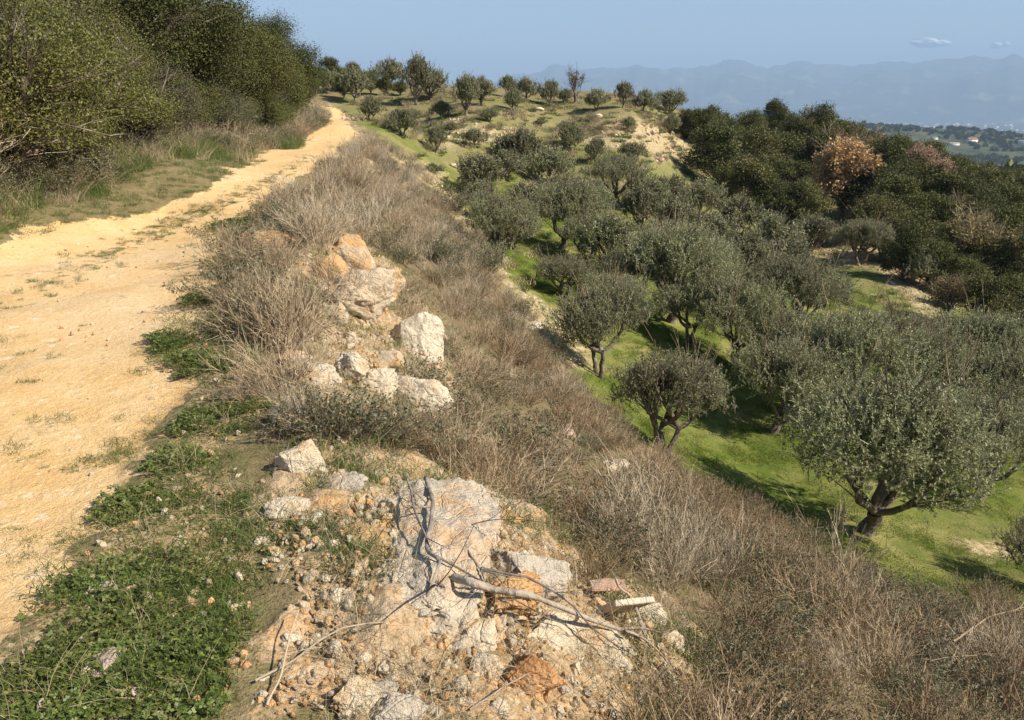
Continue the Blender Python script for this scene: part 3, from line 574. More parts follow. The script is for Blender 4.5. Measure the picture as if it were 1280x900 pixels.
# (how the pixel is pegged: 'b' foot of the trunk, 't' top of the crown), pixel, crown width in pixels, mesh, relative height, label
OL = [
 ('b', 1083, 664, 232, 'N0', .93, 'largest nearest olive tree with a thick forked trunk standing on sunlit bright grass'),
 ('b', 830, 566, 150, 'N1', 1.0, 'olive tree with three slender pale stems at the edge of the brushy bank'),
 ('b', 965, 541, 132, 'N2', 1.0, 'olive tree with dark leaning trunk whose shadow crosses bright grass behind the three-stemmed one'),
 ('b', 750, 471, 132, 'N3', 1.0, 'olive tree with twisting open limbs beside the bare soil strip'),
 ('b', 1225, 622, 150, 'N4', 1.0, 'olive tree with short stout trunk right of the largest one'),
 ('b', 1300, 735, 110, 'N1', .9, 'low olive with foliage to the ground cut by the right edge near the shadow'),
 ('b', 838, 402, 135, 'N2', 1.0, 'olive tree with a short trunk above a small bright grass gap in mid-grove'),
 ('b', 623, 329, 96, 'N3', 1.0, 'olive with white-lit forked trunk just below the brushy bank on green grass'),
 ('b', 703, 312, 98, 'N0', .95, 'olive tree with dark trunk behind the stump and its sprouts'),
 ('b', 706, 372, 84, 'N1', .72, 'low sprouting olive with bare pruned branches beside the green strip'),
 ('t', 1001, 313, 112, 'N4', 1.0, 'silvery round olive left of the open patch of grass on the slope'),
 ('t', 925, 352, 118, 'N0', 1.0, 'olive crown just left of and below the silvery round one'),
 ('t', 868, 348, 96, 'N3', 1.0, 'olive crown left of the one just below the silvery round olive'),
 ('t', 1065, 388, 150, 'N2', 1.0, 'wide olive crown directly behind the largest nearest olive'),
 ('t', 1150, 384, 140, 'N3', 1.0, 'olive crown in the right-hand back row, just below the open patch'),
 ('t', 1226, 380, 128, 'N0', 1.05, 'tall sunlit olive crown at the right edge below the dark wood'),
 ('t', 1285, 415, 130, 'N4', 1.0, 'olive crown cut by the right edge above the stout-trunked one'),
 ('t', 1262, 470, 110, 'N2', .9, 'dark olive crown behind the stout-trunked one at right'),
 ('b', 1075, 331, 78, 'N1', .85, 'single olive standing on the open grassy patch below the wood'),
 ('b', 1146, 358, 48, 'F1', 1.15, 'small narrow olive at the lower right of the open grassy patch'),
 ('b', 771, 252, 78, 'N4', .85, 'broad olive with leaning dark limb on the mid slope above a light grass gap'),
 ('b', 808, 268, 60, 'F0', .9, 'small olive with forked black trunk before a light grass gap'),
 ('t', 1110, 268, 60, 'F3', .9, 'olive crown against the wood above the open grassy patch'),
 ('t', 600, 186, 66, 'F0', 1.0, 'leftmost olive of the dense mid-slope clump'),
 ('t', 655, 160, 56, 'F1', 1.0, 'topmost olive of the dense mid-slope clump'),
 ('t', 632, 180, 52, 'F3', .9, 'olive between the leftmost and topmost ones of the dense mid-slope clump'),
 ('t', 686, 178, 58, 'F0', 1.0, 'rightmost olive in the upper row of the dense mid-slope clump'),
 ('t', 600, 232, 56, 'F2', .9, 'olive overhanging the terrace soil, left side of the lower clump'),
 ('t', 655, 220, 66, 'F3', 1.0, 'first olive from the left in the second row of the mid-slope clump'),
 ('t', 702, 212, 66, 'F0', 1.0, 'second olive from the left in the second row of the mid-slope clump'),
 ('t', 742, 225, 60, 'F1', 1.0, 'third olive from the left in the second row of the mid-slope clump'),
 ('t', 760, 262, 84, 'F0', 1.0, 'olive crown right of the dark-trunked one behind the sprouting stump'),
 ('t', 838, 208, 62, 'F3', 1.0, 'olive below the rocky bank end, left of the big dark oak'),
 ('t', 880, 218, 60, 'F0', 1.0, 'olive at the foot of the big dark oak, left one of two'),
 ('t', 930, 234, 66, 'F3', 1.0, 'olive at the foot of the big dark oak, right one of two'),
 ('t', 850, 246, 70, 'F1', 1.0, 'olive crown right of the small fork-trunked one'),
 ('t', 895, 262, 72, 'F0', 1.0, 'olive crown below the foot of the big dark oak'),
 ('t', 975, 256, 70, 'F3', 1.0, 'first olive from the left along the lower border of the wood'),
 ('t', 1020, 262, 58, 'F0', .9, 'second olive from the left along the lower border of the wood, beside bare soil'),
 ('t', 940, 290, 76, 'F1', 1.0, 'olive crown between the wood border and the silvery round one'),
 ('t', 985, 292, 70, 'F0', .9, 'olive crown immediately above the silvery round one'),
 ('t', 830, 276, 84, 'N0', .9, 'olive crown in the middle of the grove above the short-trunked one'),
 ('t', 885, 296, 84, 'N2', .9, 'olive crown in the middle of the grove, right of centre'),
 ('t', 790, 308, 92, 'N4', .9, 'olive crown right of the pruned sprouting olive, left of the short-trunked one'),
 ('t', 1035, 330, 62, 'F3', .9, 'olive half hidden behind the silvery round one'),
 ('b', 445, 129, 40, 'F2', .85, 'left olive of the pair just above the end of the track, casting a long shadow'),
 ('b', 410, 117, 30, 'F0', .9, 'olive at the far end of the track beside the hedge'),
 ('b', 464, 151, 34, 'F1', .9, 'thin olive right of the last bend of the track'),
 ('b', 503, 170, 42, 'F3', 1.0, 'round dark olive with a strong shadow on the slope right of the bend'),
 ('b', 545, 192, 36, 'F2', .9, 'slender olive on the slope below the round dark one'),
 ('b', 543, 217, 24, 'F3', .7, 'small bushy olive above the terrace soil'),
 ('b', 592, 184, 30, 'F0', .9, 'small olive below the orange bare bank'),
 ('b', 522, 131, 40, 'F2', 1.15, 'tallest olive on the skyline with a gap in its crown'),
 ('b', 539, 125, 36, 'F0', 1.0, 'olive on the skyline immediately right of the tallest one'),
 ('b', 486, 108, 34, 'F3', 1.0, 'broad olive on the skyline left of the tallest one'),
 ('b', 552, 148, 24, 'F1', .8, 'small sparse olive on the slope below the skyline pair'),
 ('b', 583, 144, 38, 'F2', 1.0, 'pale-trunked olive standing above the orange bare bank'),
 ('b', 602, 132, 32, 'F1', .95, 'skyline olive with pale open limbs right of the pale-trunked one'),
 ('b', 643, 139, 24, 'F1', 1.0, 'olive just below the skyline with a short shadow to its left'),
 ('b', 634, 122, 22, 'F2', .95, 'small skyline olive behind left of the one with short shadow'),
 ('b', 657, 126, 28, 'F0', .95, 'skyline olive right above the one with short shadow'),
 ('b', 690, 134, 27, 'F2', .95, 'skyline olive near the middle, above a white stone'),
 ('b', 706, 129, 18, 'F1', .85, 'small skyline olive close to the sparse sapling'),
 ('b', 746, 138, 27, 'F3', 1.0, 'squat skyline olive above the stony slope'),
 ('b', 779, 135, 26, 'F2', .95, 'two-lobed skyline olive right of the squat one'),
 ('b', 803, 139, 30, 'F3', .9, 'low skyline olive right of the two-lobed one'),
 ('b', 838, 145, 34, 'F0', .9, 'skyline olive on the right end of the grass ridge'),
 ('b', 785, 163, 20, 'F1', .9, 'small olive on the stony slope below the skyline'),
 ('b', 838, 168, 24, 'F1', 1.1, 'small grey olive before the right end of the stony slope'),
 ('b', 716, 190, 40, 'F1', 1.0, 'upright dark olive standing on the grass below the skyline'),
 ('b', 676, 158, 18, 'F3', .7, 'small bush-like olive on the grass between skyline and clump'),
 ('b', 430, 112, 28, 'F0', .9, 'small olive behind the far end of the track'),
 ('b', 612, 152, 26, 'F3', .8, 'low olive between the orange bare bank and the skyline'),
 ('b', 563, 168, 22, 'F0', .85, 'small olive standing on the orange bare bank'),
 ('b', 472, 186, 20, 'F3', .7, 'bushy small olive close to the brow of the bank below the bend'),
 ('b', 520, 152, 20, 'F1', .8, 'small olive left of the pale-trunked one, on the slope'),
 ('b', 645, 205, 50, 'F0', .95, 'olive standing in the centre of the dense mid-slope clump'),
 ('b', 745, 205, 34, 'F2', .9, 'olive right beneath the upright dark one on the grass'),
 ('b', 790, 205, 36, 'F0', .9, 'olive at the lower edge of the stony slope'),
 ('t', 640, 248, 70, 'F3', 1.0, 'olive right behind the white-lit forked one'),
 ('t', 735, 268, 74, 'N3', .95, 'olive crown right behind the dark-trunked one near the stump'),
 ('t', 802, 232, 60, 'F1', 1.0, 'olive crown left behind the small fork-trunked one'),
 ('t', 765, 340, 90, 'N1', .9, 'olive crown right behind the one with twisting open limbs'),
 ('t', 905, 322, 80, 'N3', .9, 'olive crown left above the silvery round one'),
 ('t', 985, 385, 110, 'N1', 1.0, 'olive crown directly below the silvery round one'),
 ('t', 1190, 425, 130, 'N0', .9, 'olive crown above and left of the stout-trunked one'),
]
for i, (mode, u, v, wpx, kind, hz, lab) in enumerate(OL):
    hz *= .95
    if v < 150 and mode == 'b': wpx *= 1.22
    ms = (ON if kind[0] == 'N' else OF)[int(kind[1])]
    W0, H0 = 3.3, 3.25
    hl = math.hypot(*ray(u, v)[:2])
    k = wpx/F_PX/W0                      # scale per metre of depth
    if mode == 'b': x, y = at(u, v, dmin=12 if u > 540 else 20)
    else: x, y = at(u, v, 0.0, dmin=16, hk=k*H0*hz*.97)
    s = depth(x, y)*k
    rg = np.random.default_rng(100+i)
    tree('olive_tree', ms, x, y, s, rg.uniform(0, 6.28), lab, 'olive tree', 'olive trees of the grove', sz=hz, tilt=(rg.normal()*.05, rg.normal()*.05))
x, y = at(719, 128, dmin=30)
sap = tree('sapling', oak_meshes(77, 700, L=.16, W=.10, H=4.2, R=1.1, base=1.8, nlobe=10, leaf='brown_leaf'), x, y, .8, 0, 'sparse reddish sapling alone on the skyline', 'tree')

# ------------------------------------------------------------------ the wood on the right-hand ridge
KF = [oak_meshes(41, 19000, L=.16, W=.13), oak_meshes(42, 19000, L=.16, W=.13, leaf='oak_leaf_dark', R=2.8), oak_meshes(43, 18000, L=.15, W=.12, R=2.3, H=6.3), oak_meshes(44, 20000, L=.16, W=.13, R=3.0, H=5.6, nlobe=50)]
KR = [oak_meshes(45, 9500, L=.24, W=.17, leaf='rust_leaf', bare=True, R=2.5, H=5.6, nlobe=30), oak_meshes(46, 5600, L=.20, W=.13, leaf='pink_leaf', bare=True, R=2.4, H=5.4, nlobe=28), oak_meshes(47, 3600, L=.18, W=.12, leaf='brown_leaf', bare=True, R=2.5, H=5.4, nlobe=28)]
ORD = ['first', 'second', 'third', 'fourth', 'fifth', 'sixth', 'seventh', 'eighth', 'ninth', 'tenth', 'eleventh', 'twelfth', 'thirteenth', 'fourteenth', 'fifteenth', 'sixteenth']
WOOD = [
 ('skyline row', [(866, 128, 40), (884, 122, 46), (905, 132, 44), (940, 128, 40), (972, 120, 52), (1002, 132, 50), (1027, 116, 52), (1062, 138, 46), (1092, 150, 50), (1128, 154, 52), (1165, 166, 54), (1200, 176, 56), (1240, 186, 60), (1280, 192, 60)]),
 ('second row', [(900, 148, 78), (948, 152, 66), (985, 152, 62), (1030, 158, 60), (1110, 164, 72), (1150, 180, 66), (1185, 192, 64), (1225, 204, 66), (1268, 214, 66)]),
 ('third row', [(935, 180, 70), (980, 184, 66), (1015, 192, 60), (1095, 196, 74), (1130, 206, 66), (1170, 222, 66), (1215, 232, 64), (1262, 242, 70)]),
 ('fourth row', [(965, 208, 66), (1010, 218, 62), (1105, 226, 70), (1145, 244, 70), (1190, 262, 64), (1232, 272, 66), (1275, 278, 70)]),
 ('front row', [(1140, 272, 62), (1172, 288, 60), (1210, 302, 66), (1252, 318, 74), (1292, 330, 80), (1275, 372, 70), (1200, 332, 40)])]
for rname, items in WOOD:
    for j, (u, v, wpx) in enumerate(items):
        rg = np.random.default_rng(int(u*7+v)); ms = KF[rg.integers(0, 4)]; k = wpx/F_PX/5.6; hz = rg.uniform(.85, 1.15)
        x, y = at(u, v, dmin=38, dmax=150, hk=k*6.1*hz); s = depth(x, y)*k
        mat = ['oak_leaf', 'oak_leaf_dark', 'oak_leaf', 'lentisk_leaf'][rg.integers(0, 4)] if rg.random() < .7 else None
        big = (u, v) == (900, 148)
        if big: ms, mat = KF[1], 'oak_leaf_dark'
        tree('oak_tree', ms, x, y, s, rg.uniform(0, 6.28), 'large dense dark evergreen oak at the left end of the wood, second row' if big else
             f'evergreen oak, {ORD[j]} from the left in the {rname} of the right-hand wood', 'oak tree', 'evergreen oaks of the right-hand wood', sz=hz, dz=-.3, mats=mat)
for u, v, wpx, m, lab in [(1062, 188, 62, 0, 'orange-leaved autumn oak standing brightest against the dark wood'), (1055, 148, 56, 2, 'beige leafless tree above the orange-leaved oak near the skyline'), (1085, 158, 44, 2, 'bare pale tree right of the beige leafless one near the skyline'),
                      (1152, 182, 46, 1, 'left one of two pinkish-brown trees in the right part of the wood'), (1180, 198, 46, 1, 'right one of two pinkish-brown trees in the right part of the wood'), (1212, 226, 40, 2, 'bare brownish tree below the two pinkish ones'),
                      (1232, 252, 66, 2, 'wide leafless grey-pink tree in the lower right part of the wood'), (1262, 262, 34, 1, 'pink-brown tree right beside the wide leafless one'), (1192, 276, 34, 1, 'small reddish-brown tree low in the wood, left of the wide leafless one'),
                      (1106, 250, 14, 0, 'very small rust-red tree below right of the orange-leaved oak'), (1196, 334, 44, 2, 'low brownish scrub tree at the right end of the open patch')]:
    k = wpx/F_PX/5.2; x, y = at(u, v, dmin=36, dmax=150, hk=k*5.6); s = depth(x, y)*k*1.0
    h = math.hypot(x, y); q = 4.6 if m == 2 else 2.8; x *= (h-q)/h; y *= (h-q)/h
    tree('deciduous_tree', KR[m], x, y, s*1.2, u, lab, 'tree', 'leaf-shedding trees in the wood', sz=1.05, dz=.3)

# trees on the far hill behind the end of the track
for j, (u, v, wpx) in enumerate([(392, 76, 34), (412, 70, 36), (440, 78, 30), (462, 84, 28), (384, 92, 30), (428, 92, 26), (482, 92, 22), (500, 98, 18), (560, 116, 16), (620, 112, 14)][:8]):
    k = wpx/F_PX/5.6; x, y = at(u, v, dmin=60, dmax=220, hk=k*6); s = depth(x, y)*k
    tree('oak_tree', KF[j % 4], x, y, s, j*1.3, f'dark tree, {ORD[j]} in the clump on the hill behind the far end of the track', 'oak tree', 'trees on the hill behind the track')

# ------------------------------------------------------------------ tall hedge wood left of the track
KN = [oak_meshes(51, 130000, L=.068, W=.050, H=5.6, R=2.5, base=.0, nlobe=42), oak_meshes(52, 130000, L=.068, W=.050, H=6.2, R=2.7, base=.0, nlobe=44, leaf='oak_leaf_dark'), oak_meshes(53, 160000, L=.046, W=.030, H=4.6, R=2.3, base=.0, nlobe=40, leaf='lentisk_leaf', gap=.15)]
HEDGE = [
 # x, y, scale, mesh, material, label
 (-8.5, 10.2, 0.80, 2, None, 'yellowish green bushy tree at the left edge nearest the camera'),
 (-8.8, 13.8, 0.78, 2, None, 'yellow-green bushy tree behind the dry tall grass, second from the left edge'),
 (-9.2, 17.6, 0.74, 2, 'lentisk_leaf', 'light green bushy tree ending the yellowish foliage before the dark oaks'),
 (-11.0, 16.0, 1.05, 2, None, 'tall olive-brown tree behind the yellow-green bushes'),
 (-11.2, 11.6, 1.10, 2, None, 'tall olive-brown tree filling the upper left corner'),
 (-11.0, 22.5, 0.95, 1, None, 'dark evergreen oak, nearest of the dark ones beside the track'),
 (-11.2, 28.0, 1.00, 1, None, 'dark evergreen oak, second nearest beside the track'),
 (-11.5, 33.5, 0.98, 0, None, 'evergreen oak midway along the track side, with low green skirts'),
 (-11.8, 39.0, 0.92, 0, None, 'evergreen oak before the last bend of the track'),
 (-12.5, 44.5, 0.90, 1, None, 'evergreen oak at the last bend of the track'),
 (-14.9, 50.5, 0.85, 0, None, 'last evergreen oak where the track disappears behind the hedge'),
 (-15.7, 20.0, 1.10, 1, None, 'tall dark oak in the second rank behind the nearest dark one'),
 (-16.1, 26.0, 1.10, 0, None, 'tall oak in the second rank, forming the top of the dark foliage'),
 (-16.3, 32.0, 1.05, 1, None, 'second-rank oak whose crown meets the sky at the top edge'),
 (-16.5, 38.0, 0.95, 2, 'oak_leaf', 'brownish second-rank tree on the sloping skyline'),
 (-17.1, 45.0, 0.90, 0, None, 'second-rank oak low on the sloping skyline'),
 (-13.4, 36.0, 1.00, 2, 'lentisk_leaf', 'brownish green tree between the ranks on the skyline'),
 (-19.7, 30.0, 1.00, 0, None, 'rear oak behind the tall dark second rank'), (-20.7, 22.0, 1.10, 1, None, 'rear oak far back at the top left'), (-16.7, 14.0, 1.20, 1, None, 'rear oak behind the upper left corner trees')]
for i, (x, y, s, m, mat, lab) in enumerate(HEDGE):
    tree('hedge_tree', KN[m], x, y, s, i*2.1, lab, 'tree', 'hedge trees left of the track', dz=-.35, mats=mat)

# ------------------------------------------------------------------ low growth that nobody could count
GREY = [twig_bush(61, .5, .62, 46, 5, 4, .0065, 'twig_grey', up=.3), twig_bush(62, .55, .5, 50, 5, 4, .006, 'twig_grey', up=.2), twig_bush(63, .4, .75, 36, 5, 4, .006, 'twig_pale', up=.4)]
BROWN = [twig_bush(64, .5, .5, 46, 5, 4, .006, 'twig_brown', 'brown_leaf', 900, .020, .011, up=.25), twig_bush(65, .55, .42, 46, 5, 4, .006, 'twig_brown', 'brown_leaf', 1500, .018, .012, up=.1)]
GREENISH = [twig_bush(66, .5, .42, 40, 5, 4, .005, 'twig_brown', 'shrub_leaf', 3000, .030, .014, up=.2), twig_bush(67, .45, .36, 36, 5, 4, .005, 'twig_grey', 'shrub_leaf', 2200, .026, .014, up=.2)]
BR = GREY+BROWN+GREENISH
BD = [
 (336, 298, 60, 24, 'rock_rust', 'low rusty pitted rock lump right at the edge of the track', 'boulder', 0, .7),
 (438, 322, 66, 36, 'rock_pale', 'long pale boulder topping the rock line, farthest of the big ones', 'boulder', .35, .6),
 (410, 338, 34, 34, 'rock_rust', 'small reddish rock leaning left under the farthest long pale boulder', 'boulder', 0, .8),
 (454, 372, 84, 54, 'rock_pale', 'large yellowish boulder with ochre face below the farthest long one', 'boulder', .15, .8),
 (523, 428, 60, 56, 'rock_white', 'squarish chalk-white block sticking out of brown brush', 'boulder', .05, .8),
 (443, 463, 38, 40, 'rock_white', 'pointed whitish rock in the middle of the rock line', 'boulder', 0, .8),
 (398, 470, 52, 30, 'rock_cream', 'yellowish broken rock left of the pointed whitish one', 'boulder', .1, .8),
 (366, 447, 24, 20, 'rock_pale', 'small pale stone half buried in grey brush left of the rock line', 'boulder', 0, .8),
 (470, 484, 56, 26, 'rock_cream', 'cream rock between the pointed whitish one and the rough grey-white boulder', 'boulder', .1, .8),
 (524, 498, 78, 46, 'rock_white', 'rough grey-white rounded boulder below the chalk-white block', 'boulder', .2, .8),
 (378, 570, 62, 68, 'rock_cream', 'white and orange boulder tilted over a dark hollow by the green verge', 'boulder', -.25, .8),
 (424, 602, 62, 32, 'rock_grey', 'rounded pale grey rock at the upper left end of the big slab', 'boulder', 0, .8),
 (366, 631, 66, 28, 'rock_cream', 'cream wedge-shaped rock pointing left toward the verge', 'boulder', -.12, .6),
 (402, 628, 40, 22, 'rock_rust', 'orange-tinted small rock beside the cream wedge', 'boulder', 0, .8),
 (655, 703, 104, 82, 'rock_grey', 'large rounded grey boulder behind the orange-faced one', 'boulder', .1, .8),
 (648, 736, 78, 68, 'rock_rust', 'orange-faced boulder in front of the large grey one', 'boulder', 0, .7),
 (604, 786, 56, 50, 'rock_cream', 'pale rock left of the dark hollow under the fallen branch', 'boulder', .1, .8),
 (606, 824, 46, 44, 'rock_pale', 'small two-lobed pale rock below the fallen branch', 'boulder', 0, .8),
 (658, 838, 70, 62, 'rock_brown', 'rusty brown cone-shaped rock below the fallen branch', 'boulder', .1, .9),
 (446, 866, 64, 40, 'rock_cream', 'cream broken rock near the bottom edge, left of the flat grey one', 'boulder', 0, .8),
 (498, 884, 78, 36, 'rock_grey', 'flat smooth grey rock on the bottom edge of the picture', 'boulder', 0, .8),
 (476, 858, 46, 22, 'rock_grey', 'small grey rock wedged above the flat smooth one at the bottom', 'boulder', .1, .8),
 (420, 392, 34, 26, 'rock_pale', 'small pale rock between the reddish leaning rock and the large yellowish boulder', 'boulder', 0, .8),
 (492, 452, 30, 24, 'rock_pale', 'small pale rock between the pointed whitish one and the chalk-white block', 'boulder', 0, .8),
 (352, 520, 26, 20, 'rock_cream', 'cream stone in brush above the tilted white and orange boulder', 'boulder', 0, .8),
 (641, 536, 44, 22, 'rock_white', 'flat whitish rock alone in brush at mid bank', 'boulder', .1, .8),
 (703, 535, 30, 18, 'rock_pink', 'pinkish rock alone near the grass edge of the bank', 'boulder', 0, .8),
 (772, 580, 46, 36, 'rock_cream', 'smooth beige boulder near the foot of the three-stemmed olive', 'boulder', 0, .8),
 (712, 614, 28, 16, 'rock_pink', 'small pinkish stone in brush left of the smooth beige boulder', 'boulder', 0, .8),
 (812, 762, 52, 36, 'rock_white', 'rubbly whitish rock right of the cut white slab', 'boulder', 0, .8),
 (836, 794, 36, 28, 'rock_cream', 'small cream rock at the right end of the rubble', 'boulder', 0, .8),
 (768, 826, 54, 28, 'rock_cream', 'cream rock under the thin end of the fallen branch', 'boulder', .1, .8),
 (915, 868, 40, 40, 'rock_cream', 'pale rock at the bottom among brown brush, left of two', 'boulder', -.3, .7),
 (972, 876, 44, 50, 'rock_cream', 'pale rock at the bottom among brown brush, right of two', 'boulder', -.4, .7),
 (1152, 778, 26, 22, 'rock_pink', 'small pinkish stone on the far brush edge at lower right', 'boulder', 0, .8),
 (132, 820, 66, 34, 'rock_pink', 'flush pale rock half sunk among weeds at lower left', 'boulder', 0, .9),
 (126, 736, 46, 16, 'rock_cream', 'flat sandy stone above the sunken rock among weeds', 'boulder', 0, .9),
 (156, 762, 14, 8, 'rock_white', 'small white stone lying on weeds at lower left', 'boulder', 0, .9),
 (222, 672, 12, 9, 'rock_white', 'tiny white stone at the edge of the weeds, beside the sand', 'boulder', 0, .9),
 (298, 594, 12, 10, 'rock_white', 'tiny white stone in dry grass left of the tilted white and orange boulder', 'boulder', 0, .9),
 (664, 408, 24, 12, 'rock_white', 'flat white stone on the bare soil strip left of the open-limbed olive', 'boulder', 0, .8),
 (684, 342, 18, 7, 'rock_white', 'flat pale stone on the green strip beside the pruned olive', 'boulder', 0, .8),
 (954, 130, 9, 7, 'rock_cream', 'cream boulder among the skyline trees of the wood', 'boulder', 0, .8),
 (674, 136, 11, 5, 'rock_white', 'long white stone on the grass just below the skyline', 'boulder', 0, .8),
 (748, 144, 7, 5, 'rock_white', 'white stone at the foot of the squat skyline olive', 'boulder', 0, .8),
 (824, 198, 9, 7, 'rock_pink', 'pinkish stone left of the big dark oak', 'boulder', 0, .8),
 (801, 211, 10, 9, 'rock_grey', 'grey stone right of the broad leaning olive', 'boulder', 0, .8),
 (566, 206, 8, 6, 'rock_white', 'white stone on the slope left of the dense clump', 'boulder', 0, .8),
 (574, 214, 8, 5, 'rock_white', 'second white stone on the slope, nearest the dense clump', 'boulder', 0, .8),
]
x, y, z, mk_, rg = sample(26000, -16, 14, 1.2, 75, 1.7, 5)
road, weed, gv, rub, bank, grove, bare, ok = mk_
u, v, dz = project(np.stack([x, y, z], -1))
pn = fbm2(x, y, 1.6, 3, 71); p2 = fbm2(x, y, .8, 2, 72)
dens = bank*(1-rub*.72)*(1-road)*(1-.95*grove*(1-bank))
dens = dens*np.clip(.85+.8*pn, .3, 1)
for (bu, bv, bw, bh, *_r) in BD:
    if bw > 20 and bv > 280: dens = dens*np.where((np.abs(u-bu) < bw*.55) & (v > bv-bh*.3) & (v < bv+bh*.75+14), .04, 1.0)
keep = (rg.random(len(x)) < dens*.42*np.clip(dz/7, .75, 1.0)) & (v < 1500)
x, y, z, u, v, pn, p2 = [a[keep] for a in (x, y, z, u, v, pn, p2)]
n = len(x); pick = rg.integers(0, 3, n)
redz = sstep(480, 640, u+40*pn)*sstep(330, 420, v+60*p2); br = rg.random(n) < redz*.72; pick[br] = 3+rg.integers(0, 2, br.sum())
gr = rg.random(n) < .22+.4*(p2 > .15)+.2*sstep(700, 800, v); pick[gr] = 5+rg.integers(0, 2, gr.sum())
sc_ = rg.uniform(.55, 1.05, n)*(1+.2*pn)*np.where(np.hypot(x, y) < 5, .75, 1.0)
rot = np.stack([rg.normal(size=n)*.15+.0, rg.normal(size=n)*.15, rg.uniform(0, 6.28, n)], -1)
scatter('dry_brush', BR, np.stack([x, y, z-.03], -1), rot, sc_, pick, 'tangle of dry grey and brown brush covering the bank', 'brush')
print('brush', n)

# straw, grass and broad-leaved weeds beside the track
TUFT = [blades(81, 110, .14, .07, .005, 'grass_blade', .4), blades(82, 80, .12, .10, .0045, 'grass_blade', .3), blades(83, 120, .18, .045, .005, 'grass_blade', .55)]
STRAW = [blades(84, 34, .16, .30, .003, 'straw', .5, 'straw'), blades(85, 50, .22, .20, .003, 'straw', .8, 'straw')]
WEEDS = [weed_mat(86, 330, .22, .05, .018), weed_mat(87, 280, .18, .06, .016), weed_mat(88, 240, .25, .035, .015)]
x, y, z, mk_, rg = sample(90000, -12, 8, .9, 34, 1.8, 15); road, weed, gv, rub, bank, grove, bare, ok = mk_
pn = fbm2(x, y, .6, 3, 73)
k = rg.random(len(x)) < (gv*(1-road)*(.10+.75*(pn > .02))*(1-.4*rub) + rub*.65*(pn > -.05)+.42*(1-road)*(1-bank)*(1-gv)*(x < -5.5)+weed*.22+bank*.05)*.62
do_scatter('grass_tufts', TUFT, x[k], y[k], z[k], rg, .45, 1.15, 'short green grass tufts along the verge of the track', 'grass'); print('tufts', k.sum())
k = rg.random(len(x)) < (.30*(1-road)*(1-bank)*(1-gv)*(x < -5.5)+gv*(1-road)*.24*(1-weed*.5)+rub*.7+bank*.14)*.5
do_scatter('dry_grass', STRAW, x[k], y[k], z[k], rg, .3, .85, 'dry straw-coloured grass stalks between stones and verge', 'dry grass', .3); print('straw', k.sum())
x, y, z, mk_, rg = sample(30000, -6, 1, .9, 16, 1.6, 16); road, weed, gv, rub, bank, grove, bare, ok = mk_
pn = fbm2(x, y, .45, 3, 74)
k = rg.random(len(x)) < (weed*.45*(pn > -.12) + gv*(1-weed)*(1-rub)*(pn > .2)*.35)*.6
do_scatter('weeds', WEEDS, x[k], y[k], z[k], rg, .45, .95, 'low dark green leafy weeds spreading over the road edge', 'weeds'); print('weeds', k.sum())
# meadow grass under the olives
M['meadow_blade'] = leaf_mat('meadow_blade', (.15, .215, .035), (.17, .23, .045), (.24, .25, .06), .3, .4, .1, .7)
MEAD = [blades(89, 170, .45, .07, .013, 'meadow_blade', .7), blades(90, 120, .34, .12, .013, 'meadow_blade', .6), blades(901, 150, .5, .05, .014, 'meadow_blade', .9)]
x, y, z, mk_, rg = sample(60000, -3, 40, 11, 60, 1.3, 17); road, weed, gv, rub, bank, grove, bare, ok = mk_
pn = fbm2(x, y, 1.5, 3, 75)
k = rg.random(len(x)) < grove*(1-bank)*(1-bare*.8)*(.14+.5*(pn > .1))*.85
do_scatter('meadow_grass', MEAD, x[k], y[k], z[k], rg, .5, 1.1, 'bright green meadow grass under the olive trees', 'grass'); print('meadow', k.sum())
# stones nobody could count
PEB = [rock_mesh(91, (.06, .05, .04), 'rock_cream', 3, .2, 12), rock_mesh(92, (.09, .07, .05), 'rock_pale', 3, .2, 13), rock_mesh(93, (.05, .045, .03), 'rock_rust', 3, .2, 12), rock_mesh(94, (.13, .10, .07), 'rock_pale', 4, .2, 14), rock_mesh(95, (.035, .03, .02), 'rock_pale', 3, .2, 11)]
x, y, z, mk_, rg = sample(150000, -6, 7, .9, 20, 1.6, 18); road, weed, gv, rub, bank, grove, bare, ok = mk_
pn = fbm2(x, y, .5, 3, 76); k = rg.random(len(x)) < (rub*(.55+.75*(pn > 0))+gv*(1-road)*.14)*1.2
n = k.sum(); pk = rg.choice(5, n, p=[.22, .09, .26, .03, .40])
scatter('rubble', PEB, np.stack([x[k], y[k], z[k]+.004], -1), rg.uniform(0, 6.28, (n, 3)), rg.uniform(.3, 1.0, n)**1.0*np.where(rg.random(n) > .93, 1.7, 1.0), pk, 'loose pale and rusty stones and crumbs of the rubble bank', 'rubble'); print('rubble', n)
x, y, z, mk_, rg = sample(26000, -14, 0, .9, 40, 1.6, 19); road, weed, gv, rub, bank, grove, bare, ok = mk_
k = rg.random(len(x)) < road*(.10+.25*(fbm2(x, y, 1.1, 3, 77) > .25)); n = k.sum()
scatter('gravel', [PEB[0], PEB[4], PEB[2]], np.stack([x[k], y[k], z[k]-.022], -1), rg.uniform(0, 6.28, (n, 3)), rg.uniform(.2, .75, n)*(1+.04*y[k]), rg.integers(0, 3, n), 'small loose gravel on the sandy track', 'gravel'); print('gravel', n)
x, y, z, mk_, rg = sample(26000, -14, 45, 14, 110, 1.2, 20); road, weed, gv, rub, bank, grove, bare, ok = mk_
k = rg.random(len(x)) < bare*(.28+.4*(fbm2(x, y, 2.5, 3, 78) > .1))*.55; n = k.sum()
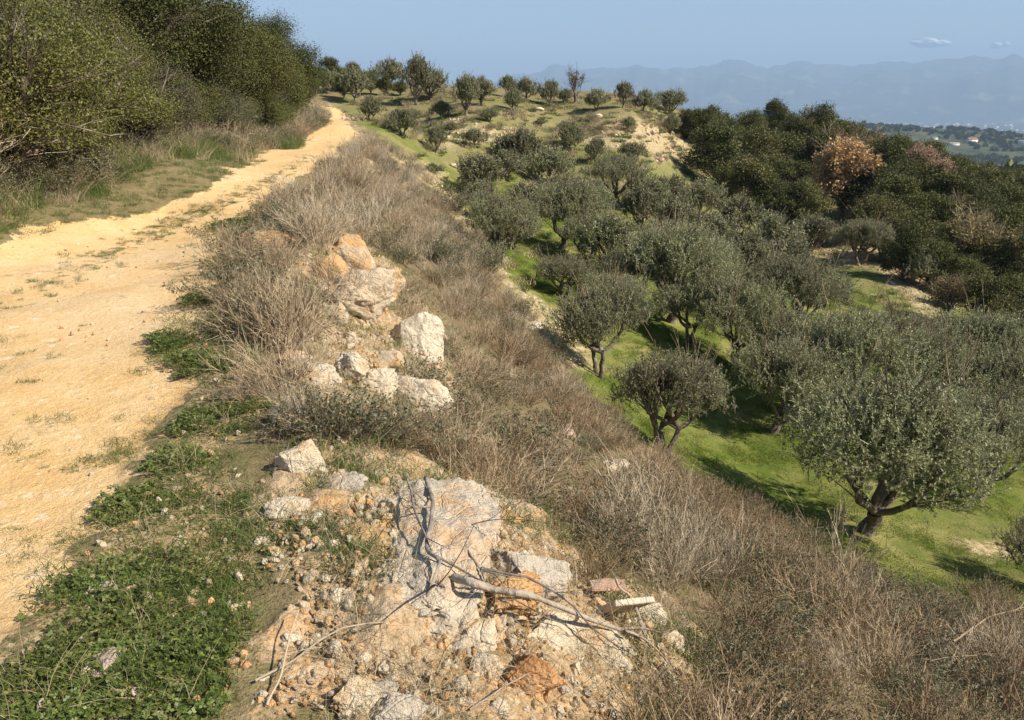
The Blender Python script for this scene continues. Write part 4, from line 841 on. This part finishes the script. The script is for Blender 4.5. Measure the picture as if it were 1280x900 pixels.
scatter('terrace_stones', [PEB[3], PEB[1]], np.stack([x[k], y[k], z[k]], -1), rg.uniform(0, 6.28, (n, 3)), rg.uniform(1., 4., n)*np.clip(y[k]/50, .5, 1.6), rg.integers(0, 2, n), 'scattered pale stones on the bare terrace slopes', 'stones'); print('terrace', n)
# rough growth between the hedge and the track
x, y, z, mk_, rg = sample(9000, -16, -6, 6, 60, 1.2, 22); road, weed, gv, rub, bank, grove, bare, ok = mk_
pn = fbm2(x, y, 1.4, 3, 79); k = (rg.random(len(x)) < (1-road)*(1-gv)*np.clip(.7+pn, .2, 1)*.6) & (project(np.stack([x, y, z], -1))[0] < 420) & (road < .1) & (x < -7.0-.05*y)
n = k.sum(); pk = rg.choice([0, 2, 5, 6], n, p=[.05, .03, .46, .46]); 
pk2 = np.array([{0: 0, 2: 1, 5: 2, 6: 3}[q] for q in pk])
scatter('verge_scrub', [GREY[0], GREY[2], GREENISH[0], GREENISH[1]], np.stack([x[k], y[k], z[k]-.03], -1), np.stack([rg.normal(size=n)*.12, rg.normal(size=n)*.12, rg.uniform(0, 6.28, n)], -1), rg.uniform(.7, 1.6, n), pk2, 'grey-green scrub at the foot of the hedge left of the track', 'scrub'); print('verge', n)
TALL = [blades(96, 260, .45, .55, .007, 'grass_blade', .25), blades(97, 160, .4, .6, .006, 'straw', .3)]
x, y, z, mk_, rg = sample(5000, -13, -5, 5, 34, 1.1, 23); k = (mk_[0] < .12) & (x < -6.6-.05*y) & (rg.random(len(x)) < .5)
do_scatter('tall_grass', TALL, x[k], y[k], z[k], rg, .5, 1.1, 'tall green and dry grass at the left edge before the bushes', 'tall grass'); print('tall', k.sum())

# ------------------------------------------------------------------ boulders and ledges along the bank
def boulder(u, v, wp, hp, mat, label, seed, name='boulder', sub=5, tilt=0.0, yaw=None, rough=.15, deep=.8, lift=.10, cuts=14, group=None, aspect=1.15):
    x, y = at(u, v+hp*.28); d = depth(x, y); W = wp/F_PX*d*aspect; Hh = hp/F_PX*d*1.15
    rg = np.random.default_rng(seed); o = link(name, rock_mesh(seed, (W, W*deep, Hh), mat, sub, rough, cuts, name), None, (x, y, gz(x, y)+Hh*lift), (rg.normal()*.08, tilt, yaw if yaw is not None else rg.uniform(-.4, .4)))
    return tag(o, label, 'boulder' if name == 'boulder' else name.replace('_', ' '), group)
for i, (u, v, wp, hp, mt, lab, nm, tl, dp) in enumerate(BD):
    if v > 560: tl, dp, lf = tl, dp, .08
    else: lf = .26 if 300 < v < 560 and u < 600 else .12; wp *= 1.12 if v > 560 else 1.32; hp *= 1.12 if v > 560 else 1.32
    boulder(u, v, wp, hp, mt, lab, 300+i, nm, 6 if wp > 45 else 4 if wp > 15 else 3, tl, deep=dp, lift=lf)
# the big weathered outcrop: two long slabs laid into the slope
def slab(u0, v0, u1, v1, wp, thick, mat, label, seed, lift=.0, roll=0.0):
    """a long rock whose ends rest at two ground points"""
    a = np.array([*at(u0, v0), 0.]); a[2] = gz(*a[:2]); b = np.array([*at(u1, v1), 0.]); b[2] = gz(*b[:2]); c = (a+b)/2; D = b-a; Ln = np.linalg.norm(D); d = float((c-CAM)@FW)
    X = D/Ln; Zr = nrm(np.cross(X, np.cross([0, 0, 1.], X))); Yr = np.cross(Zr, X); m = Matrix([[X[0], Yr[0], Zr[0]], [X[1], Yr[1], Zr[1]], [X[2], Yr[2], Zr[2]]])
    o = link('rock_slab', rock_mesh(seed, (Ln*1.2, wp/F_PX*d*1.15, thick), mat, 6, .17, 11, 'rock_slab'), None, (c[0], c[1], gz(c[0], c[1])+thick*(lift-.22))); o.rotation_euler = (m.to_4x4()@Matrix.Rotation(roll, 4, 'X')).to_euler()
    return tag(o, label, 'rock slab')
slab(530, 600, 545, 775, 165, .34, 'rock_slab_mat', 'big weathered grey slab with a dead branch lying down its length', 401, .05)
slab(490, 618, 520, 660, 70, .26, 'rock_cream', 'cream shoulder of rock at the left of the weathered grey slab', 402, .05)
slab(550, 622, 690, 652, 66, .32, 'rock_pale', 'long pale ledge running right from the top of the grey slab', 403, .10)
slab(640, 780, 800, 815, 100, .32, 'rock_cream', 'broad cream slab under the thick fallen branch', 404, .10)
slab(560, 752, 590, 800, 50, .16, 'rock_pale', 'pale foot of broken rock below the grey slab', 405, .10)
def flat_piece(u, v, W, D_, T, mat, label, cat, name, rot):
    x, y = at(u, v); V = []
    for z in (-1, 1):
        for a, b in ((-1, -.8), (.9, -1), (1, .7), (.2, 1.05), (-.85, .8)): V.append((a*W/2*(1 if z < 0 else .96), b*D_/2*(1 if z < 0 else .96), z*T/2))
    import bmesh
    b = bmesh.new(); vs = [b.verts.new(q) for q in V]; b.faces.new(vs[:5][::-1]); b.faces.new(vs[5:])
    for i in range(5): b.faces.new((vs[i], vs[(i+1) % 5], vs[5+(i+1) % 5], vs[5+i]))
    bmesh.ops.bevel(b, geom=b.edges[:], offset=T*.15, segments=1, affect='EDGES'); me = bpy.data.meshes.new(name); b.to_mesh(me); b.free(); me.materials.append(M[mat])
    o = link(name, me, None, (x, y, gz(x, y)+.13), rot); tag(o, label, cat)
flat_piece(776, 786, .24, .26, .03, 'rock_white', 'clean-cut whitish stone slab leaning among rubble', 'stone slab', 'cut_stone', (-.75, .25, .5))
flat_piece(758, 758, .20, .12, .014, 'rock_pink', 'thin purplish flat tile lying above the clean-cut slab', 'tile', 'broken_tile', (-.10, .08, .2))

# ------------------------------------------------------------------ dead branches lying on the rubble
def branch(pts, r0, r1, mat, label, seed, forks=3, lift=.10, fl=.35, fr=.45, name='fallen_branch'):
    """pts: ground points the branch passes over, each (u, v, height above ground)"""
    rng = np.random.default_rng(seed); P = []
    for u, v, h in pts: x, y = at(u, v); P.append((x, y, gz(x, y)+h))
    P = np.array(P); t = np.linspace(0, len(P)-1, 22); i = np.minimum(t.astype(int), len(P)-2); f = (t-i)[:, None]; path = P[i]*(1-f)+P[i+1]*f
    path = path+np.stack([vnoise(np.stack([t*1.3, t*0+k*9, t*0+seed], -1)) for k in range(3)], -1)*.03*min(1., r0/.012); c0 = path[0].copy()
    parts = [tubes((path-c0)[None], (np.linspace(r0, r1, 22)*(1+.12*rng.normal(size=22)))[None], 8)+(0,)]
    fk = grow((path-c0)[None], forks, fl, .9, rng, up=.25, k=7, tmin=.1, curl=.5); parts.append(tubes(fk, taper(len(fk), 7, r0*fr, r1*.3), 5)+(0,))
    f2 = grow(fk, 2, .55, .8, rng, up=.15, k=4, curl=.5); parts.append(tubes(f2, taper(len(f2), 4, r0*fr*.45, r1*.2), 4)+(0,))
    return tag(link(name, mesh_parts(name, parts, [mat], True), None, tuple(c0)), label, 'branch')
branch([(560, 745, .10), (590, 768, .14), (630, 785, .16), (690, 806, .20), (750, 820, .18), (800, 826, .12)], .019, .007, 'deadwood', 'thick fallen grey branch lying across the cream slab', 501)
branch([(532, 622, .12), (541, 660, .13), (538, 700, .13), (544, 735, .12), (534, 770, .06)], .013, .006, 'deadwood_dark', 'dark dead branch running down the weathered grey slab', 502, 4, fl=.3)
branch([(512, 622, .10), (517, 650, .12), (530, 690, .12), (543, 720, .12)], .007, .003, 'deadwood_dark', 'thin dark twig curving down left of the dark dead branch', 503, 3)
branch([(582, 650, .10), (580, 700, .10), (606, 745, .12), (614, 772, .12)], .007, .003, 'deadwood_dark', 'thin curved twig between grey slab and orange-faced boulder', 504, 4)
branch([(600, 770, .22), (660, 790, .26), (720, 812, .22), (770, 840, .12)], .006, .003, 'deadwood_dark', 'thin dark twig lying just beside the thick fallen branch', 505, 4)
branch([(828, 702, .30), (800, 668, .35), (776, 640, .4)], .006, .003, 'twig_pale', 'pale bare stick slanting up in front of brown brush', 506, 2, fl=.2)
branch([(802, 812, .1), (780, 790, .2), (764, 778, .25)], .009, .006, 'deadwood', 'short grey stub of wood beside the clean-cut slab', 507, 1, fl=.1)
branch([(320, 856, .02), (380, 835, .06), (430, 812, .08), (500, 790, .05)], .0045, .002, 'twig_pale', 'long thin pale stick lying over dry grass at the bottom', 508, 3, fl=.2)
branch([(336, 890, .02), (352, 850, .06), (374, 792, .1)], .004, .002, 'twig_pale', 'thin pale stalk standing near the long thin stick', 509, 1, fl=.2)
branch([(336, 612, .02), (350, 590, .04), (362, 570, .06)], .007, .005, 'deadwood_dark', 'dark stick leaning on the tilted white and orange boulder', 510, 1, fl=.1)
branch([(355, 405, .3), (385, 435, .3), (420, 458, .25)], .010, .005, 'twig_grey', 'grey stick over brush left of the large yellowish boulder', 511, 3, fl=.25)
branch([(590, 895, .03), (630, 880, .08), (672, 862, .1)], .004, .002, 'deadwood', 'thin crooked stick at the bottom below the rusty brown rock', 512, 2, fl=.2)
branch([(1180, 850, .35), (1225, 820, .45), (1290, 798, .55)], .009, .004, 'twig_grey', 'long pale twig arching at the lower right edge', 513, 5, fl=.3)
branch([(930, 770, .25), (985, 805, .3), (1030, 830, .25)], .007, .003, 'twig_grey', 'pale twig lying over brown brush at lower right', 514, 4, fl=.3)

# ------------------------------------------------------------------ single shrubs one can pick out
S_PALE = twig_bush(601, .55, .95, 16, 5, 4, .011, 'twig_pale', spread=.6, up=.35, name='bare_shrub')
S_TALL = twig_bush(602, .6, .95, 60, 5, 4, .007, 'twig_pale', 'brown_leaf', 260, .03, .016, up=.5, name='dry_shrub')
S_BRN = twig_bush(603, .6, .65, 55, 5, 4, .007, 'twig_brown', 'brown_leaf', 1800, .024, .014, up=.25, name='brown_shrub')
S_GRN = twig_bush(604, .55, .6, 46, 5, 4, .006, 'twig_brown', 'shrub_leaf', 4600, .032, .016, up=.25, name='leafy_shrub')
S_GRY = twig_bush(605, .6, .6, 70, 6, 4, .0065, 'twig_grey', up=.25, name='dry_shrub')
S_SAGE = twig_bush(606, .6, .5, 46, 5, 4, .005, 'twig_grey', 'shrub_leaf', 5200, .034, .014, up=.3, name='sage_shrub')
S_LEAF = twig_bush(607, .30, .32, 16, 4, 3, .005, 'twig_brown', 'weed_leaf', 620, .045, .030, up=.2, name='leafy_weed')
SH = [
 (1045, 745, 120, S_PALE, 1.3, 'bare_shrub', 'pale bare shrub with open twigs standing before the largest olive trunk'),
 (890, 735, 120, S_TALL, 1.25, 'dry_shrub', 'tall pinkish dry shrub cluster, rightmost against the shaded grass'),
 (830, 735, 130, S_TALL, 1.1, 'dry_shrub', 'tall pinkish dry shrub cluster left of the rightmost one above the rubble'),
 (775, 700, 120, S_TALL, 1.0, 'dry_shrub', 'dry shrub with thin upright stems below the smooth beige boulder'),
 (735, 730, 120, S_BRN, 1.0, 'brown_shrub', 'brown-leaved shrub right of the large grey boulder'),
 (800, 700, 100, S_GRN, 1.0, 'leafy_shrub', 'green-leaved shrub in the hollow behind the rubble'),
 (590, 590, 120, S_BRN, .9, 'brown_shrub', 'reddish brown low shrub just above the long pale ledge'),
 (660, 580, 120, S_GRN, .8, 'leafy_shrub', 'green shrub in the shade above right end of the pale ledge'),
 (500, 560, 110, S_BRN, .8, 'brown_shrub', 'reddish brown shrub between the rough boulder and the slab'),
 (605, 720, 60, S_GRY, .9, 'dry_shrub', 'small grey-green tuft between grey slab and large grey boulder'),
 (960, 800, 150, S_GRN, 1.0, 'leafy_shrub', 'dark green-leaved shrub right of the tall pinkish cluster'),
 (900, 840, 130, S_GRN, .9, 'leafy_shrub', 'yellow-green leafy shrub at the bottom above two pale rocks'),
 (1090, 850, 170, S_GRY, 1.0, 'dry_shrub', 'grey tangled shrub at the bottom right, left of the arching twig'),
 (1230, 860, 170, S_GRY, 1.0, 'dry_shrub', 'grey tangled shrub in the bottom right corner'),
 (1130, 800, 120, S_BRN, .9, 'brown_shrub', 'brown shrub before the small pinkish stone at lower right'),
 (1000, 860, 140, S_BRN, .9, 'brown_shrub', 'rusty brown shrub at the bottom, right of two pale rocks'),
 (325, 400, 130, S_GRY, 1.1, 'dry_shrub', 'grey dry shrub nearest the track beside the dark green weeds'),
 (340, 340, 110, S_GRY, 1.0, 'dry_shrub', 'grey dry shrub behind the rusty rock lump'),
 (380, 420, 110, S_GRY, .9, 'dry_shrub', 'grey dry shrub left of the large yellowish boulder'),
 (310, 500, 90, S_GRY, .8, 'dry_shrub', 'grey dry shrub at the verge below the nearest-track one'),
 (400, 270, 90, S_GRY, 1.2, 'dry_shrub', 'pale lilac-grey shrub at the brow of the bank beside the track'),
 (440, 245, 80, S_GRY, 1.2, 'dry_shrub', 'pale grey shrub farther up the brow of the bank'),
 (545, 330, 90, S_SAGE, 1.0, 'sage_shrub', 'yellowish sage shrub on the bank behind the long pale boulder'),
 (600, 340, 90, S_SAGE, 1.1, 'sage_shrub', 'grey-green sage shrub at the foot of the bank near the lit olive trunk'),
 (640, 400, 70, S_SAGE, 1.0, 'sage_shrub', 'dark sage shrub at the foot of the bank by the flat white stone'),
 (560, 270, 80, S_SAGE, 1.0, 'sage_shrub', 'grey-green sage shrub upper on the bank foot'),
 (690, 505, 80, S_GRY, 1.0, 'dry_shrub', 'grey-green shrub at the bank edge left of the grass shadow'),
 (740, 560, 90, S_GRY, 1.0, 'dry_shrub', 'grey dry shrub at the grass edge above the smooth beige boulder'),
 (318, 282, 46, S_LEAF, 1.0, 'leafy_weed', 'bright green leafy weed at the track edge above the rusty rock lump'),
 (225, 470, 60, S_LEAF, .8, 'leafy_weed', 'dark leafy weed beside the sand, right below the middle weeds'),
 (500, 300, 60, S_LEAF, 1.4, 'leafy_weed', 'leaning sprig with dark oval leaves rising above grey brush'),
]
for i, (u, v, wp, me, sz, nm, lab) in enumerate(SH):
    x, y = at(u, v); d = depth(x, y); rg = np.random.default_rng(700+i); s = wp/F_PX*d/1.25
    o = link(nm, me, None, (x, y, gz(x, y)-.03), (rg.normal()*.1, rg.normal()*.1, rg.uniform(0, 6.28)), (s, s, s*sz)); tag(o, lab, 'weed' if 'weed' in nm else 'shrub', None if 'weed' in nm else 'shrubs of the bank')

# bushes between hedge and track
KB = oak_meshes(611, 60000, L=.040, W=.024, H=2.4, R=1.3, base=.0, nlobe=26, leaf='lentisk_leaf'); KB2 = oak_meshes(612, 50000, L=.042, W=.024, H=1.9, R=1.3, base=.0, nlobe=24, leaf='shrub_leaf')
for i, (x, y, s, m, mat, lab) in enumerate([(-8.0, 12.4, 1.2, KB, None, 'yellow-green bush reaching down to the dry grass at the left edge'), (-8.3, 15.0, 1.25, KB, None, 'yellowish bush at the verge, second along the track from the left edge'), (-8.6, 17.8, 1.15, KB, None, 'yellowish bush ending in a rounded skirt near the pale stones of the verge'),
      (-9.2, 21.2, 1.0, KB2, None, 'grey-green low bush below the nearest dark oak'), (-9.8, 24.5, 1.0, KB2, 'oak_leaf', 'dark green low bush beside the straight of the track'), (-10.1, 28.5, 1.05, KB2, None, 'grey-green low bush midway along the dark oaks'),
      (-10.5, 33.0, 1.05, KB2, 'oak_leaf', 'dark green skirt bush before the last bend'), (-11.2, 38.0, .9, KB2, 'oak_leaf', 'green bush touching the track at the last bend'), (-12.0, 43.0, .9, KB2, 'lentisk_leaf', 'lighter green bush at the inside of the last bend')]):
    tree('verge_bush', m, x, y, s, i*1.7, lab, 'bush', 'bushes between hedge and track', dz=-.1, mats=mat)
tag(link('bare_shrub', twig_bush(621, .9, 1.5, 30, 5, 4, .012, 'twig_pale', up=.3, name='bare_shrub'), None, (-8.0, 11.2, gz(-8.0, 11.2)), (0, .25, 0)), 'pale leafless drooping shrub at the far left edge', 'shrub')

# ------------------------------------------------------------------ far country: houses, woods, town, cloud
M['plaster'] = NT('plaster'); _t = M['plaster']; M['plaster'] = _t.done(_t.bsdf(_t.mix(_t.noise(.5), (.78, .75, .70), (.66, .62, .56))))
_t = NT('roof_tile'); M['roof_tile'] = _t.done(_t.bsdf(_t.mix(_t.noise(.8), (.42, .16, .09), (.34, .13, .08))))
_t = NT('window_dark'); M['window_dark'] = _t.done(_t.bsdf((.03, .035, .04), .2))
def box(x0, x1, y0, y1, z0, z1):
    V = np.array([[x, y, z] for z in (z0, z1) for x, y in ((x0, y0), (x1, y0), (x1, y1), (x0, y1))], float)
    return V, np.array([[3, 2, 1, 0], [4, 5, 6, 7], [0, 1, 5, 4], [1, 2, 6, 5], [2, 3, 7, 6], [3, 0, 4, 7]])
def house(u, v, W, D_, H, lab, roof=True, rz=0.2):
    x, y = at(u, v, dmin=900, dmax=3500); r = bpy.data.objects.new('farmhouse', None); COL.objects.link(r); r.location = (x, y, gz(x, y)); r.rotation_euler = (0, 0, rz); tag(r, lab, 'house')
    link('wall', mesh_parts('wall', [box(-W/2, W/2, -D_/2, D_/2, -3, H)+(0,)], ['plaster']), r)
    e = .8; zr = H+.02; V = np.array([(-W/2-e, -D_/2-e, zr), (W/2+e, -D_/2-e, zr), (W/2+e, D_/2+e, zr), (-W/2-e, D_/2+e, zr), (-W/2-e, 0, zr+(D_*.28 if roof else .5)), (W/2+e, 0, zr+(D_*.28 if roof else .5))])
    link('roof', mesh_np('roof', V, np.array([[0, 1, 5, 4], [2, 3, 4, 5], [0, 4, 3, 3], [1, 2, 5, 5], [3, 2, 1, 0]])[[0, 1, 4]], 'roof_tile' if roof else 'plaster'), r)
    n = max(2, int(W/4))
    for k in range(n): cx = -W/2+W*(k+.5)/n; link('window', mesh_parts('window', [box(cx-.6, cx+.6, -D_/2-.08, -D_/2+.05, 1.2, 2.7)+(0,)], ['window_dark']), r)
house(1214, 178, 24, 12, 7, 'distant white farmhouse with a red tiled roof', True); house(1192, 181, 22, 10, 4, 'distant long low white building left of the red-roofed farmhouse', False); house(1279, 180, 20, 12, 8, 'distant white house cut by the right edge', False, -.2)
house(1168, 174, 12, 8, 4, 'tiny distant pale house farthest left on the middle hill', False)
rg = np.random.default_rng(91); TR = oak_meshes(631, 260, L=2.4, W=1.9, H=6, R=3.6, nlobe=10, base=.2)[1]
th = rg.uniform(math.radians(14), math.radians(46), 9000); r = rg.uniform(330, 3600, 9000); x, y = r*np.sin(th), r*np.cos(th); k = fbm2(x, y, 130., 3, 95) > .02; x, y = x[k], y[k]; z = ground_z(x, y); n = len(x)
scatter('far_wood', [TR], np.stack([x, y, z-1], -1), np.stack([0*x, 0*x, rg.uniform(0, 6.28, n)], -1), rg.uniform(.7, 1.6, n), np.zeros(n), 'distant scrubby woodland covering the middle hills', 'woodland')
def town():
    rg = np.random.default_rng(92); P = []; 
    for i in range(170):
        r = rg.uniform(6500, 13500); th = math.radians(rg.normal(27.5, 4.5)); x, y = r*math.sin(th), r*math.cos(th); w_ = rg.uniform(12, 46); d_ = rg.uniform(10, 26); z = gz(x, y)
        P.append(box(x-w_/2, x+w_/2, y-d_/2, y+d_/2, z-10, z+rg.uniform(6, 14))+(0,))
    tag(link('distant_town', mesh_parts('distant_town', P, ['plaster'])), 'faint specks of a far town on the hazy plain', 'town', kind='stuff')
town()
def cloud(u, v, wp, hp, lab, seed):
    d = ray(u, v); c = CAM+d*46000; rng = np.random.default_rng(seed); V0, F = ico(3); Vs, Fs, o_ = [], [], 0
    k = 46000/F_PX
    for i in range(9):
        s = rng.uniform(.18, .34)*wp*k; off = np.array([rng.uniform(-.42, .42)*wp*k, rng.uniform(-.2, .2)*wp*k, rng.uniform(-.3, .3)*hp*k]); V = V0*(1+.25*fbm(V0*2+i, 3, seed+i))[:, None]*np.array([s, s*.8, hp*k*rng.uniform(.3, .5)])+off
        Vs.append(V); Fs.append(F+o_); o_ += len(V)
    t = NT('cloud_vapour'); t.done(t.bsdf((.95, .95, .95), 1.0, None, 0.0))
    tag(link('cloud', mesh_np('cloud', np.concatenate(Vs), np.concatenate(Fs), t.m), None, tuple(c)), lab, 'cloud')
cloud(1165, 53, 40, 8, 'small white wisp of cloud above the mountains, the brighter of two', 5); cloud(1250, 57, 17, 6, 'fainter small cloud right of the brighter wisp', 6)

# tufts along the crown of the track
P = []; rg = np.random.default_rng(95)
for (a, b, n_, w_) in [((-60, 395), (60, 352), 40, 16), ((60, 352), (170, 300), 80, 12), ((170, 300), (245, 266), 130, 9), ((245, 266), (330, 228), 170, 6), ((330, 228), (385, 195), 120, 4), ((180, 440), (262, 400), 30, 12), ((60, 560), (150, 500), 16, 30), ((0, 470), (60, 400), 16, 20), ((100, 590), (190, 545), 24, 12), ((30, 700), (120, 640), 20, 14), ((225, 360), (270, 340), 30, 9), ((245, 310), (290, 292), 30, 7)]:
    for q in range(n_):
        t_ = rg.random(); u_, v_ = a[0]+(b[0]-a[0])*t_+rg.normal()*w_*1.6, a[1]+(b[1]-a[1])*t_+rg.normal()*w_*.45; x, y = at(u_, v_); P.append((x, y, gz(x, y)-.02))
P = np.array(P); n = len(P)
scatter('track_grass', TUFT+[STRAW[1]], P, np.stack([rg.normal(size=n)*.2, rg.normal(size=n)*.2, rg.uniform(0, 6.28, n)], -1), rg.uniform(.25, .7, n), rg.integers(0, 4, n), 'thin worn grass between the wheel ruts of the track', 'grass')

# low scrub and tussocks on the upper slopes
x, y, z, mk_, rg = sample(26000, -14, 40, 24, 118, 1.0, 31); road, weed, gv, rub, bank, grove, bare, ok = mk_
k = rg.random(len(x)) < grove*(1-bank)*(.10+.35*(fbm2(x, y, 4., 4, 97) > .12))*np.clip((y-20)/50, .15, 1); x, y, z = x[k], y[k], z[k]; n = len(x)
DT = [blades(98, 120, .5, .30, .03, 'straw', .5, 'straw'), blades(99, 140, .5, .26, .035, 'grass_blade', .5), GREENISH[1], GREY[1]]
scatter('slope_scrub', DT, np.stack([x, y, z-.03], -1), np.stack([0*x, 0*x, rg.uniform(0, 6.28, n)], -1), rg.uniform(.5, 1.3, n), rg.choice(4, n, p=[.34, .38, .2, .08]), 'low tussocks and scrub over the upper grove slopes', 'scrub'); print('slope', n)
